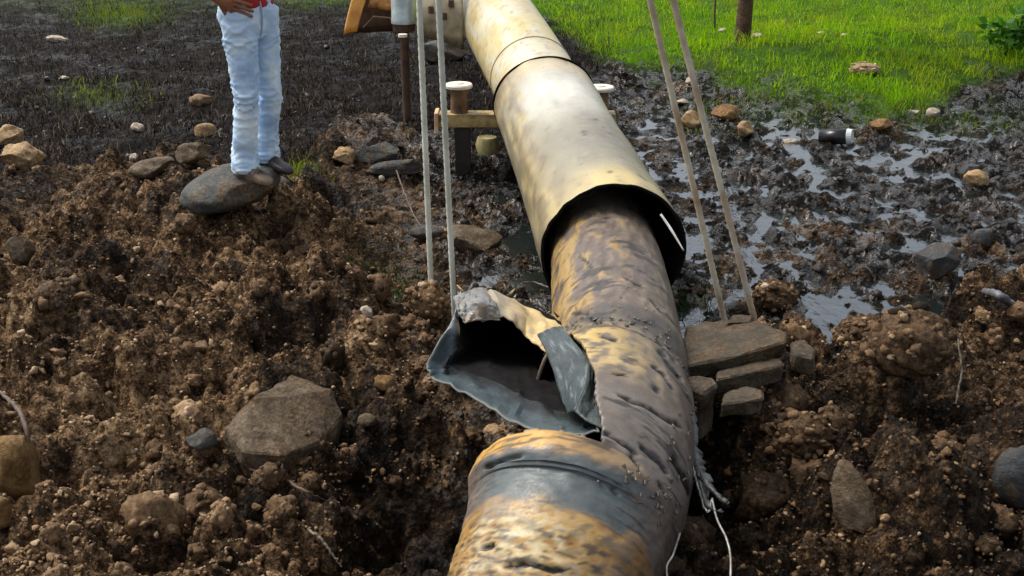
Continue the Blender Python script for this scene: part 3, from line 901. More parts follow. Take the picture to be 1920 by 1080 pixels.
# crumpled lip on the upper left corner of the mouth
lip = patch([[(850, 556, 3.68), (858, 585, 3.60), (872, 606, 3.58)], [(872, 548, 3.70), (880, 570, 3.62), (892, 600, 3.58)], [(900, 538, 3.80), (903, 566, 3.58), (915, 600, 3.60)], [(928, 552, 3.76), (932, 575, 3.62), (938, 600, 3.60)]],
            18, 24, 'crumpled_lip', lambda u, v, nz: paint(paint(np.zeros(u.shape + (3,)) + np.array([.17, .18, .185]), sstep(-.1, .4, nz) * .9, np.array([.15, .115, .08])), sstep(.55, .9, u + .3 * nz) * .5, np.array([.42, .31, .2])), .009, .007, 14)

# splinters of torn metal and wrapping along the top edge
sp_r = np.random.default_rng(77); SV, SF, SC = [], [], []
top_pts = spline(np.array([pp(a, b_, d_ - .2) for a, b_, d_ in R1[:5]]), 60)
for k_ in range(34):
    p_ = top_pts[sp_r.integers(60)] + sp_r.normal(0, .006, 3)
    a_ = np.array([sp_r.normal(0, .6), sp_r.normal(.2, .4), sp_r.uniform(.2, 1)]); a_ /= np.linalg.norm(a_)
    L_, w_ = sp_r.uniform(.012, .045), sp_r.uniform(.003, .009)
    s_ = np.cross(a_, [.2, 1, .1]); s_ /= np.linalg.norm(s_)
    b0_ = len(SV); SV += [p_ - s_ * w_, p_ + s_ * w_, p_ + a_ * L_ * .6 + s_ * w_ * .5, p_ + a_ * L_]; SF.append([b0_, b0_ + 1, b0_ + 2, b0_ + 3])
    SC += [np.array([[.42, .32, .17], [.10, .09, .08], [.30, .28, .25]][sp_r.integers(3)])] * 4
spo = solidify(link('edge_splinters', mesh_np('edge_splinters', np.array(SV), np.array(SF), [M_FLAP], {'patina': np.array(SC)}, smooth=False), b_root), .002, 0)
spo['kind'] = 'stuff'

# loose strip of metal foil and a wire hanging from the right flank of the near stub
def tubepath(pts, r, name, mat, parent=None, n=60, sides=7, taper=None, wob=0):
    P = spline(np.array(pts, float), n)
    if wob: P = P + np.random.default_rng(len(name) + n).normal(0, wob, P.shape)
    t, rr_, uu_ = frames(P)
    a = np.linspace(0, 2 * math.pi, sides, endpoint=False)
    rad_ = np.full(n, r) if taper is None else r * np.interp(np.linspace(0, 1, n), *zip(*taper))
    Gq = P[:, None] + rad_[:, None, None] * (np.cos(a)[None, :, None] * rr_[:, None] + np.sin(a)[None, :, None] * uu_[:, None])
    V = np.vstack([Gq.reshape(-1, 3), P[:1], P[-1:]])
    Fq = tube_faces(n, sides)
    I0 = np.arange(sides); L0_ = (n - 1) * sides
    tri = [[i, (i + 1) % sides, n * sides, n * sides] for i in range(sides)]
    me = bpy.data.meshes.new(name)
    faces = [tuple(int(q) for q in f) for f in Fq] + [(int((i + 1) % sides), i, n * sides) for i in range(sides)] + [(L0_ + i, L0_ + (i + 1) % sides, n * sides + 1) for i in range(sides)]
    me.from_pydata([tuple(v) for v in V], [], faces)
    me.polygons.foreach_set('use_smooth', np.ones(len(me.polygons), bool))
    me.materials.append(mat)
    return link(name, me, parent)
M_WIRE = mat_plain('bare_wire', (.12, .115, .10), (.40, .39, .36), 30, .4, .3)
M_FOIL = mat_plain('torn_black_wrap', (.012, .014, .014), (.09, .095, .09), 30, .4, 0, .8)
tubepath([pp(1335, 935, 2.66), pp(1345, 975, 2.6), pp(1362, 1010, 2.54), pp(1370, 1050, 2.5), pp(1368, 1120, 2.45)], .0028, 'hanging_wire', M_WIRE, b_root)
tubepath([pp(1285, 800, 2.86), pp(1296, 860, 2.76), pp(1308, 910, 2.70), pp(1326, 960, 2.64), pp(1335, 935, 2.66)], .003, 'hanging_wire', M_WIRE, b_root, wob=.001)
tubepath([pp(1275, 1000, 2.5), pp(1262, 1040, 2.46), pp(1250, 1065, 2.44), pp(1256, 1110, 2.42)], .0025, 'hanging_wire', M_WIRE, b_root)
def foil_strip(pts, w, name, seed):
    P = spline(np.array([pp(*q) for q in pts]), 34)
    r = np.random.default_rng(seed)
    wd = w * (.6 + .7 * r.random(34)) * np.interp(np.linspace(0, 1, 34), [0, .3, 1], [1, 1, .35])
    side = np.array([.85, -.45, .1])
    V = np.stack([P - side * wd[:, None] * .5, P + np.array([0, -.01, .006]), P + side * wd[:, None] * .5 + r.normal(0, .004, P.shape)], 1)
    I = np.arange(34 * 3).reshape(34, 3)
    Fq = np.stack([I[:-1, :-1], I[:-1, 1:], I[1:, 1:], I[1:, :-1]], -1).reshape(-1, 4)
    return solidify(link(name, mesh_np(name, V.reshape(-1, 3), Fq, [M_FOIL], smooth=False), b_root), .003, 0)
foil_strip([(1292, 770, 2.95), (1300, 830, 2.84), (1310, 890, 2.74), (1325, 945, 2.66), (1350, 960, 2.62)], .045, 'loose_strip', 3)
foil_strip([(1300, 860, 2.8), (1325, 905, 2.7), (1352, 935, 2.64), (1362, 945, 2.62)], .03, 'loose_strip', 5)
foil_strip([(1262, 600, 3.95), (1268, 650, 3.72), (1280, 690, 3.52), (1288, 720, 3.4)], .03, 'loose_strip', 8)

# pale sliver painting in the lit inner edge of the sleeve mouth
sliver = np.array([pp(1239, 402, 4.42), pp(1258, 430, 4.40), pp(1282, 470, 4.38)])
tubepath(sliver, .006, 'bright_rim_sliver', mat_plain('lit_edge_steel', (.6, .58, .5), (.8, .78, .72), 20, .35), sl_root, 14, 6, ([0, .5, 1], [.7, 1, .5]) and [(0, .8), (.5, 1), (1, .4)])

# ------------------------------------------------------------------ wire ropes
def rope(p_top, p_bot, r, mat, label, seed, sag=0.0):
    n, sides = 520, 16
    s = np.linspace(0, 1, n)[:, None]
    P = p_top * (1 - s) + p_bot * s + np.array([.5, .2, 0]) * (sag * np.sin(s * math.pi))
    t, rr_, uu_ = frames(P + np.random.default_rng(seed).normal(0, 1e-5, P.shape))
    L = np.linalg.norm(p_top - p_bot)
    a = np.linspace(0, 2 * math.pi, sides, endpoint=False)
    tw = np.linspace(0, L / .034 * 2 * math.pi, n)
    Rr = r * (1 + .10 * np.cos(5 * a[None, :] - tw[:, None]))
    e = np.cos(a)[None, :, None] * rr_[:, None] + np.sin(a)[None, :, None] * uu_[:, None]
    Gq = P[:, None] + Rr[..., None] * e
    o = link('wire_rope', mesh_np('wire_rope', Gq.reshape(-1, 3), tube_faces(n, sides), mat), None)
    midp = P[n // 2]
    tag(o, label, 'rope', 'hoist ropes slung beside the pipe')
    return o
def rope_line(px0, px1, py1, d_bot):
    """through (px0, 0) and (px1, py1) with the foot at depth d_bot, rope kept in one upright plane"""
    b_ = pp(px1, py1, d_bot)
    v = 540 / F
    dt = b_[1] / (CP + v * SP)
    t_ = pp(px0, 0, dt)
    k = (4.6 - b_[2]) / (t_[2] - b_[2])
    return b_ + (t_ - b_) * k, b_ + (t_ - b_) * -.12
for px0, px1, py1, d, m, lab in [
    (786, 808, 528, 4.62, M_ROPE, 'leftmost grey wire rope, coming down into the ochre lump of earth'),
    (822, 850, 545, 4.50, M_ROPE, 'second grey wire rope from the left, ending behind the torn flap corner'),
    (1219, 1356, 590, 4.30, M_ROPE_RUST, 'rust tinged wire rope right of the sleeve, coming down behind the concrete slab'),
    (1262, 1415, 600, 4.25, M_ROPE_RUST, 'rightmost slanting wire rope, nearest the stream of oily water')]:
    a, b_ = rope_line(px0, px1, py1, d)
    rope(a, b_, .0118, [m], lab, int(px0))

# ------------------------------------------------------------------ crumbly soil scattered over the ground
def scatter(n, xr, yr, size, sub, seed, dens):
    r = np.random.default_rng(seed)
    y = yr[0] * (yr[1] / yr[0]) ** r.random(n * 4); x = (r.random(n * 4) * 2 - 1) * (.35 + .56 * y)
    z = zones(x, y)
    k = r.random(n * 4) < dens(z, x, y)
    x, y = x[k][:n], y[k][:n]
    z = {a: (b_[k][:n] if isinstance(b_, np.ndarray) else b_) for a, b_ in z.items()}
    h = height(x, y)
    s = size[0] * (size[1] / size[0]) ** (r.random(len(x)) ** 1.7)
    h = np.where((h < WATER_Z + .005), -5, h)
    kk = h > -4
    return x[kk], y[kk], h[kk], s[kk], {a: b_[kk] for a, b_ in z.items()}, r

def clod_mesh(x, y, h, s, z, r, sub, nvar, sink=.25, jag=.22, cuts=5):
    V0, F0 = ico(sub)
    shapes = []
    for i in range(nvar):
        V, _ = rock_shape(sub, int(r.integers(1e6)), cuts, jag, .42, .85)
        shapes.append(V)
    shapes = np.array(shapes)
    n = len(x)
    idx = r.integers(nvar, size=n)
    q = r.normal(size=(n, 4)); q /= np.linalg.norm(q, axis=1)[:, None]
    w_, a, b_, c_ = q.T
    Rm = np.stack([1 - 2 * (b_ * b_ + c_ * c_), 2 * (a * b_ - c_ * w_), 2 * (a * c_ + b_ * w_), 2 * (a * b_ + c_ * w_), 1 - 2 * (a * a + c_ * c_), 2 * (b_ * c_ - a * w_),
                   2 * (a * c_ - b_ * w_), 2 * (b_ * c_ + a * w_), 1 - 2 * (a * a + b_ * b_)], -1).reshape(n, 3, 3)
    scl = s[:, None, None] * r.uniform(.65, 1.25, (n, 1, 3))
    V = shapes[idx] * scl
    V = np.einsum('nij,nvj->nvi', Rm, V)
    V[..., 2] *= .85
    V += np.stack([x, y, h + s * (.5 - sink)], -1)[:, None, :]
    nv = V0.shape[0]
    Fc = (F0[None] + (np.arange(n) * nv)[:, None, None]).reshape(-1, 3)
    tint = np.clip(.50 + .13 * r.normal(size=n) + .05 * fbm(x * 2, y * 2, 2, 9) - .20 * z['damp'] - .25 * z['oil'] - .30 * z['stub'] + .03, .05, .95)
    tint = np.where((r.random(n) < .06) & (s < .012), r.uniform(.6, .9, n) - .2 * z['damp'], tint)
    tv = np.repeat(tint, nv)
    return V.reshape(-1, 3), Fc, np.stack([tv, tv, tv], -1)

soil_d = lambda z, x, y: np.clip(z['soil'] * (.45 + .9 * (fbm(x * 2.2, y * 2.2, 3, 88) + .3)) + .10 * z['oil'] + .05 * z['stub'], 0, 1) * (1 - z['green']) * (z['py'] > 20)
def make_stuff(name, label, n, yr, size, sub, nvar, seed, dens=soil_d, mat=None, jag=.22, sink=.25, cuts=5):
    x, y, h, s, z, r = scatter(n, None, yr, size, sub, seed, dens)
    V, Fc, tv = clod_mesh(x, y, h, s, z, r, sub, nvar, sink, jag, cuts)
    o = link(name, mesh_np(name, V, Fc, [mat or M_CLOD], {'tint': tv}, smooth=False))
    tag(o, label, kind='stuff')
    return o
make_stuff('soil_clods', 'fist sized clods of brown soil lying over the churned earth', 600, (1.7, 6.5), (.012, .036), 3, 18, 601, jag=.45, sink=.36, cuts=11)
make_stuff('soil_crumbs', 'crumbs of brown soil covering the dug earth', 4500, (1.7, 6.5), (.006, .018), 2, 24, 602, jag=.5, cuts=9)
make_stuff('soil_grit', 'fine grit and gravel between the clods', 30000, (1.7, 6.5), (.0028, .0095), 1, 20, 603, dens=lambda z, x, y: np.clip(z['soil'] * (.35 + 1.1 * (fbm(x * 3.1, y * 3.1, 3, 93) + .25)) + .15 * z['oil'], 0, 1), jag=.5, cuts=3)
def chunk_shape(seed):
    q_ = np.random.default_rng(seed)
    V, Fc = ico(3)
    V = V * (1 + .42 * n3(V + q_.uniform(0, 9), 1.5, seed) + .30 * n3(V, 3.5, seed + 1) + .22 * n3(V, 8, seed + 2) + .16 * n3(V, 17, seed + 3))[:, None] * q_.uniform(.6, 1.1, 3)
    core = V.copy(); Vs_, Fs_, Ts_ = [V], [Fc], [np.zeros(len(V))]
    off = len(V)
    for k_ in range(46):
        c_ = core[q_.integers(len(core))]
        v_, f_ = rock_shape(1, int(q_.integers(1e6)), 3, .5, .5, .9)
        v_ = v_ * (.05 + .26 * q_.random() ** 2) * q_.uniform(.7, 1.3, 3) + c_ * q_.uniform(.9, 1.04)
        Vs_.append(v_); Fs_.append(f_ + off); off += len(v_)
        Ts_.append(np.full(len(v_), float(q_.normal(.03, .12))))
    return np.vstack(Vs_), np.vstack(Fs_), np.concatenate(Ts_)
def soil_chunks(n, seed):
    x, y, h, s_, z, r = scatter(n, None, (1.75, 6.0), (.026, .085), 3, seed, lambda z, x, y: np.clip(z['soil'] * (.2 + 1.4 * (fbm(x * 1.6, y * 1.6, 3, 96) + .2)), 0, 1) * (z['py'] > 340))
    sh = [chunk_shape(900 + k) for k in range(9)]
    Vs, Fs, Ts, off = [], [], [], 0
    for k in range(len(x)):
        V, Fc, tt_ = sh[int(r.integers(len(sh)))]
        M = rotm(r.uniform(-.5, .5), r.uniform(-.5, .5), r.uniform(0, 6.28))
        Vs.append((V * s_[k]) @ M.T + np.array([x[k], y[k], h[k] + .0 * s_[k]])); Fs.append(Fc + off); off += len(V)
        Ts.append(np.clip(tt_ + r.normal(.44, .06) - .14 * z['damp'][k], .1, .95))
    T_ = np.concatenate(Ts)
    o = link('soil_chunks', mesh_np('soil_chunks', np.vstack(Vs), np.vstack(Fs), [M_CLOD], {'tint': np.stack([T_] * 3, 1)}, smooth=False))
    tag(o, 'irregular crumbly chunks of brown earth thrown up round the trench', kind='stuff')
soil_chunks(300, 611)
make_stuff('mud_lumps', 'black lumps of oily mud in the wet ground', 3000, (3.2, 12), (.006, .028), 2, 16, 604,
           dens=lambda z, x, y: np.clip(z['oil'] * .9 + z['stub'] * .35, 0, 1) * (z['py'] > 30), mat=M_MUD, jag=.6, sink=.45)

# ------------------------------------------------------------------ single stones, boulders and slabs
def stone(name, label, cat, px, py, w, h, mat, yaw=0, tilt=(0, 0), deep=.8, seed=1, cuts=8, rough=.12, sub=4, sink=.34, group=None, lo=.6, hi=.9, lift=0.0, dd=0.0):
    """px, py: foot of the stone in the photo; w, h in photo pixels"""
    p = on_ground(px, py)
    _, _, d = proj(p[0], p[1], p[2])
    W, H = w / F * d * .5, h / F * d * .5
    V, Fc = rock_shape(sub, seed, cuts, rough, lo, hi)
    tints = None
    if cat == 'earth lump':
        q_ = np.random.default_rng(seed)
        V, Fc = ico(4)
        V = V * (1 + .30 * n3(V + q_.uniform(0, 9), 1.6, seed) + .16 * n3(V, 4, seed + 1) + .10 * n3(V, 9, seed + 2) + .06 * n3(V, 20, seed + 3))[:, None]
        core = V.copy(); Vs_, Fs_, Ts_ = [V], [Fc], [np.full(len(V), .42)]
        off = len(V)
        for k_ in range(210):
            c_ = core[q_.integers(len(core))]
            if c_[2] < -.5: continue
            v_, f_ = rock_shape(2, int(q_.integers(1e6)), 4, .5, .6, .9)
            sz = .05 + .17 * q_.random() ** 2.5
            v_ = v_ * sz * q_.uniform(.7, 1.3, 3) + c_ * q_.uniform(.93, 1.04)
            Vs_.append(v_); Fs_.append(f_ + off); off += len(v_)
            Ts_.append(np.full(len(v_), float(np.clip(q_.normal(.47, .13), .15, .95))))
        V, Fc, tints = np.vstack(Vs_), np.vstack(Fs_), np.concatenate(Ts_) + (.06 if mat is M_OCHRE else (-.08 if mat is M_EARTH else .25))
        mat = M_CLOD
    V = V / np.abs(V).max(0)
    V = V * np.array([W, W * deep, H * (1 + sink * .5)])
    V = V @ rotm(tilt[0], tilt[1], yaw).T
    zc = H * (1 - sink) + lift
    p = p + np.array([0, W * deep * .55 + dd, 0])
    g = hpt(p[0], p[1])
    zb = max(g, p[2] - .03)
    loc = np.array([p[0], p[1], zb])
    V = V + np.array([0, 0, zc])
    me = mesh_np(name, V, Fc, [mat], None if tints is None else {'tint': np.stack([tints] * 3, 1)}, smooth=tints is None)
    try:
        if cat != 'earth lump': me.set_sharp_from_angle(angle=R(38))
    except Exception:
        pass
    o = link(name, me, loc=loc)
    tag(o, label, cat, group)
    return o

STONES = [
    # name, label, cat, px, py(foot), w, h, mat, kwargs
    ('boulder', 'large rounded grey boulder the standing person is perched on', 'boulder', 425, 414, 196, 66, M_GREY, dict(seed=3, cuts=5, rough=.07, deep=.95, tilt=(R(4), R(-13)), lo=.72, hi=.95, sink=.2)),
    ('stone', 'dark grey stone just right of the boulder under the boots', 'stone', 515, 372, 66, 40, M_DKGREY, dict(seed=8, deep=.8)),
    ('stone', 'flat brownish stone lying left of the boulder, upper of two', 'stone', 283, 338, 92, 34, M_BROWN, dict(seed=12, tilt=(0, R(-12)))),
    ('stone', 'mossy brown stone tucked behind the left end of the boulder', 'stone', 362, 350, 76, 34, M_BROWN, dict(seed=15, tilt=(0, R(-14)))),
    ('stone', 'small tan stone beside the heel of the light boot', 'stone', 402, 318, 26, 18, M_TAN, dict(seed=18, sub=3)),
    ('rock', 'pale tan jagged rock at the left edge, upper piece of the pair', 'rock', 14, 285, 62, 40, M_TAN, dict(seed=22, cuts=10, tilt=(0, R(-25)))),
    ('rock', 'crumbly tan rock at the left edge, lower piece of the pair', 'rock', 40, 330, 80, 48, M_TAN, dict(seed=27, cuts=10, rough=.2)),
    ('stone', 'small grey wedge shaped stone left of the big angular block', 'stone', 375, 852, 62, 36, M_GREY, dict(seed=35, sub=3)),
    ('rock', 'tan brown broken rock at the lower left edge under the crooked stick', 'rock', 28, 945, 120, 130, M_OCHRE, dict(seed=38, cuts=9, rough=.1, deep=.7, sink=.2)),
    ('rock', 'yellowish rock cut by the left edge near the bottom corner', 'rock', -6, 1000, 60, 60, M_OCHRE, dict(seed=41, sub=3)),
    ('flat_stone', 'pale grey flat stone left of the ropes, upper of the stacked pair', 'stone', 708, 305, 118, 40, M_GREY, dict(seed=44, cuts=10, deep=.5, lo=.5, hi=.8)),
    ('flat_stone', 'long thin grey stone left of the ropes, lower of the stacked pair', 'stone', 745, 332, 124, 28, M_GREY, dict(seed=47, deep=.35, tilt=(0, R(-8)))),
    ('stone', 'rough tan stone at the left end of the stacked grey flat stones', 'stone', 648, 305, 56, 34, M_TAN, dict(seed=49, rough=.25)),
    ('flat_stone', 'grey brown flat stone in the mud behind the second rope', 'stone', 878, 470, 128, 48, M_BROWN, dict(seed=52, deep=.6)),
    ('flat_stone', 'low grey stone lying between the two left ropes at the mud', 'stone', 800, 452, 70, 22, M_GREY, dict(seed=53, deep=.6, sub=3)),
    ('earth_lump', 'crumbly ochre lump of earth at the foot of the leftmost rope', 'earth lump', 800, 612, 96, 78, M_OCHRE, dict(seed=55, rough=.32, cuts=3, sub=5)),
    ('pebble', 'pale cream pebble at the edge of the dark green pool', 'pebble', 684, 606, 30, 32, M_PALE, dict(seed=58, sub=3)),
    ('pebble', 'small tan pebble just right of the pale cream pebble', 'pebble', 728, 588, 14, 14, M_TAN, dict(seed=59, sub=3)),
    ('stone', 'ochre stone seen between the two right ropes', 'stone', 1298, 236, 46, 30, M_TAN, dict(seed=61)),
    ('stone', 'yellowish mossy stone just right of the rightmost rope', 'stone', 1362, 226, 54, 28, M_OCHRE, dict(seed=64)),
    ('stone', 'pinkish tan stone below the mossy stone right of the ropes', 'stone', 1398, 252, 36, 26, M_TAN, dict(seed=67)),
    ('pebble', 'white pebble between the right ropes below the grass', 'pebble', 1298, 158, 24, 14, M_PALE, dict(seed=70, sub=3)),
    ('pebble', 'thin white chip in the water behind the right ropes', 'pebble', 1280, 196, 26, 8, M_PALE, dict(seed=71, sub=3)),
    ('flat_stone', 'thin bright bone-like stone in the mud right of the ropes', 'stone', 1484, 272, 42, 9, M_PALE, dict(seed=73, sub=3, deep=.3)),
    ('pebble', 'pinkish pebble at the grass edge on the far right', 'pebble', 1752, 212, 27, 18, M_PALE, dict(seed=76, sub=3)),
    ('pebble', 'thin pale chip left of the pinkish pebble', 'pebble', 1715, 221, 26, 8, M_PALE, dict(seed=77, sub=3)),
    ('stone', 'reddish brown stone at the edge of the wet mud on the right', 'stone', 1655, 250, 42, 20, M_OCHRE, dict(seed=79, sub=3)),
    ('earth_lump', 'pale dry lump of earth lying in the green grass', 'earth lump', 1625, 142, 62, 26, M_PALE, dict(seed=82, rough=.3)),
    ('pebble', 'white stone right beside the foot of the tree', 'pebble', 1420, 72, 24, 9, M_PALE, dict(seed=84, sub=3)),
    ('pebble', 'tan chip left of the foot of the tree', 'pebble', 1356, 62, 18, 7, M_PALE, dict(seed=85, sub=3)),
    ('pebble', 'pale chip in the grass well right of the tree', 'pebble', 1584, 68, 18, 6, M_PALE, dict(seed=86, sub=3)),
    ('pebble', 'pale chip in the grass midway between tree and dry lump', 'pebble', 1540, 66, 16, 5, M_PALE, dict(seed=87, sub=3)),
    ('stone', 'dark grey boulder with a black hollow beneath in the right hand mud', 'stone', 1762, 520, 84, 62, M_DKGREY, dict(seed=89)),
    ('stone', 'grey green stone above and right of the dark boulder', 'stone', 1848, 462, 46, 36, M_DKGREY, dict(seed=90)),
    ('stone', 'rusty tan stone on the upper right mud bank', 'stone', 1832, 350, 46, 30, M_TAN, dict(seed=92)),
    ('earth_lump', 'rounded brown lump of earth beside the bend of the stream', 'earth lump', 1622, 668, 116, 84, M_EARTH, dict(seed=95, rough=.3, cuts=3, sub=5)),
    ('earth_lump', 'big overhanging clump of earth and stones above the black hollow', 'earth lump', 1700, 848, 190, 150, M_EARTH, dict(seed=98, rough=.5, cuts=3, sub=5, lift=.03, sink=.15, dd=.04)),
    ('earth_lump', 'low brown clump of earth between the concrete blocks and the big clump', 'earth lump', 1500, 880, 150, 100, M_EARTH, dict(seed=99, rough=.3, cuts=3, sub=5)),
    ('earth_lump', 'brown earth lump in front of the rightmost rope', 'earth lump', 1455, 590, 96, 66, M_EARTH, dict(seed=100, rough=.3, cuts=3, sub=5)),
    ('flat_stone', 'long grey stone standing on edge in the right foreground', 'stone', 1600, 982, 84, 128, M_BROWN, dict(seed=102, deep=.6, tilt=(R(-28), R(-16)), cuts=9, sink=.45)),
    ('boulder', 'smooth dark grey boulder cut by the right edge of the picture', 'boulder', 1915, 975, 110, 120, M_DKGREY, dict(seed=105, cuts=4, rough=.07)),
    ('pebble', 'orange brown broken pebble with a white rim below the concrete blocks', 'pebble', 1489, 800, 40, 26, M_OCHRE, dict(seed=108, sub=3)),
    ('pebble', 'white chip just below the orange brown pebble', 'pebble', 1488, 817, 24, 12, M_PALE, dict(seed=109, sub=3)),
    ('pebble', 'white chip near the bright drops on the pipe flank', 'pebble', 1313, 812, 20, 9, M_PALE, dict(seed=110, sub=3)),
    ('pebble', 'round white pebble in the black stubble left of the person', 'pebble', 257, 247, 26, 18, M_PALE, dict(seed=112, sub=3)),
    ('flat_stone', 'pale slanted flat stone in the stubble near the person\'s knees', 'stone', 382, 254, 48, 24, M_TAN, dict(seed=115, sub=3, tilt=(0, R(-14)), deep=.4)),
    ('pebble', 'small cream pebble left of the brownish flat stone', 'pebble', 252, 303, 22, 16, M_PALE, dict(seed=117, sub=3)),
    ('flat_stone', 'pinkish pale chip high up in the stubble on the left', 'stone', 106, 80, 42, 12, M_PALE, dict(seed=119, sub=3, tilt=(0, R(10)))),
    ('pebble', 'thin white chip in the stubble above the green patch', 'pebble', 118, 151, 22, 7, M_PALE, dict(seed=121, sub=3)),
    ('pebble', 'white pebble between the legs of the flat stones and the mud', 'pebble', 715, 342, 14, 11, M_PALE, dict(seed=122, sub=3)),
    ('flat_stone', 'grey slab beside the pipe under the tan saddle plate', 'stone', 828, 116, 108, 42, M_GREY, dict(seed=125, deep=.6, cuts=9)),
    ('stone', 'small pink stone in the stubble right of the person\'s shin', 'stone', 516, 297, 18, 12, M_TAN, dict(seed=127, sub=3)),
    ('stone', 'reddish clod in the stubble left of the person\'s thigh', 'stone', 375, 200, 46, 22, M_EARTH, dict(seed=129, sub=3)),
    ('stone', 'brown stone in the soil close to the bottom of the left rope mound', 'stone', 850, 690, 40, 26, M_OCHRE, dict(seed=131, sub=3)),
    ('stone', 'tan stone in the soil below the big angular block on its right', 'stone', 690, 838, 38, 22, M_BROWN, dict(seed=133, sub=3)),
    ('stone', 'pale brown stone on the soil just right of the top of the angular block', 'stone', 720, 742, 48, 30, M_OCHRE, dict(seed=134, sub=3)),
    ('rock', 'slanting brown slab of earth poking up at the left below the bluish puddle', 'rock', 40, 495, 62, 52, M_BROWN, dict(seed=136, tilt=(0, R(-30)), deep=.5)),
]
for (nm, lab, cat, px, py, w, h, mat, kw) in STONES:
    stone(nm, lab, cat, px, py, w, h, mat, **kw)

# broken concrete
def block(name, label, pts_top, thick, mat, seed, cat='concrete block', jag=.014, base=None):
    """pts_top: the corners of the upper face as pixel, pixel, depth; extruded down by thick"""
    P = [Vector([float(q) for q in pp(*p)]) for p in pts_top]
    loc = sum(P, Vector()) / len(P) - Vector((0, 0, thick))
    bm = bmesh.new()
    tv = [bm.verts.new(p - loc) for p in P]
    f = bm.faces.new(tv)
    ex = bmesh.ops.extrude_face_region(bm, geom=[f])
    vs_ = [e for e in ex['geom'] if isinstance(e, bmesh.types.BMVert)]
    bmesh.ops.translate(bm, vec=(0, .015, -thick), verts=vs_)
    bmesh.ops.recalc_face_normals(bm, faces=bm.faces[:])
    bmesh.ops.bevel(bm, geom=bm.edges[:], offset=.007, segments=1, affect='EDGES')
    bmesh.ops.triangulate(bm, faces=bm.faces[:])
    for _ in range(3):
        bmesh.ops.subdivide_edges(bm, edges=[e for e in bm.edges if e.calc_length() > .022], cuts=1)
        bmesh.ops.triangulate(bm, faces=bm.faces[:])
    bm.normal_update()
    V = np.array([v.co[:] for v in bm.verts]); Nn = np.array([v.normal[:] for v in bm.verts])
    dsp = jag * n3(V + seed, 9, seed) + jag * .6 * n3(V, 26, seed + 5)
    V = V + Nn * dsp[:, None]
    for v, q in zip(bm.verts, V): v.co = q
    o = link(name, bm_mesh(name, bm, mat), loc=loc)
    tag(o, label, cat)
    return o
block('concrete_slab', 'broad broken concrete slab with earth on top right of the burst pipe', [(1278, 688, 3.42), (1380, 668, 3.47), (1474, 640, 3.56), (1478, 622, 3.66), (1420, 600, 3.92), (1340, 600, 4.0), (1285, 612, 3.95)], .070, M_CONC, 3, 'concrete slab', .012)
block('concrete_block', 'upright concrete block under the left end of the broad slab', [(1284, 704, 3.30), (1338, 704, 3.32), (1346, 722, 3.28), (1320, 738, 3.2), (1292, 726, 3.22)], .17, M_CONC, 5)
block('concrete_block', 'low concrete block lying below the middle of the broad slab', [(1352, 757, 3.14), (1432, 748, 3.18), (1428, 728, 3.28), (1400, 724, 3.32), (1356, 738, 3.24)], .06, M_CONC, 7)
block('concrete_block', 'long concrete beam in the shade right under the broad slab', [(1342, 712, 3.36), (1470, 684, 3.46), (1466, 668, 3.56), (1345, 692, 3.48)], .07, M_CONC, 9)
block('concrete_block', 'small square concrete chunk at the right end of the broad slab', [(1490, 664, 3.50), (1526, 672, 3.48), (1530, 655, 3.56), (1500, 636, 3.64), (1482, 642, 3.6)], .07, M_CONC, 11)
block('concrete_block', 'thin concrete piece lying on the back edge of the broad slab', [(1362, 604, 3.86), (1408, 604, 3.88), (1412, 594, 3.94), (1372, 588, 3.96)], .03, M_CONC, 13)

def lifted(px, py, up):
    """photo pixel at a height above the ground under it"""
    z = Z0
    for _ in range(10):
        p = gp(px, py, z); z = .5 * z + .5 * (hpt(p[0], p[1]) + up)
    return (px, py, float(proj(*gp(px, py, z))[2]))
block('boulder', 'big angular mud-brown block in the dug soil left of the torn flap', [lifted(*q) for q in [(418, 800, .11), (470, 752, .11), (546, 702, .08), (622, 728, .05), (644, 778, .035), (604, 828, .05), (528, 852, .09), (452, 846, .11)]], .15, M_BROWN, 21, 'boulder', .015)

# dark plastic box with pale end, far right mud
def box_prism(name, P, mats, parent=None, loc=None):
    bm = bmesh.new()
    for lo_, hi_ in P:
        bmesh.ops.create_cube(bm, size=1, matrix=Matrix.Translation([(a + b_) / 2 for a, b_ in zip(lo_, hi_)]) @ Matrix.Diagonal([b_ - a for a, b_ in zip(lo_, hi_)] + [1]))
    bmesh.ops.bevel(bm, geom=bm.edges[:], offset=.003, segments=1, affect='EDGES')
    return link(name, bm_mesh(name, bm, mats), parent, loc)
M_BLKPL = mat_plain('black_plastic', (.006, .006, .007), (.012, .012, .013), 20, .3)
M_PALEPL = mat_plain('pale_plastic', (.45, .48, .48), (.65, .68, .68), 20, .4)
p = on_ground(1565, 272)
r_ = empty('plastic_can', p, 'black plastic can with a pale end lying on its side in the mud', 'plastic can')
bm = bmesh.new(); bmesh.ops.create_cone(bm, cap_ends=True, segments=20, radius1=.055, radius2=.055, depth=.2); bmesh.ops.bevel(bm, geom=[e for e in bm.edges if len(e.link_faces) == 2 and e.calc_face_angle(0) > 1], offset=.008, segments=2, affect='EDGES')
bmesh.ops.transform(bm, matrix=Matrix.Translation(Vector(p) + Vector((0, .04, .05))) @ Matrix.Rotation(R(-28), 4, 'Z') @ Matrix.Rotation(R(82), 4, 'Y'), verts=bm.verts)
link('can_body', bm_mesh('can_body', bm, M_BLKPL, True), r_)
bm = bmesh.new(); bmesh.ops.create_cone(bm, cap_ends=True, segments=20, radius1=.058, radius2=.05, depth=.035)
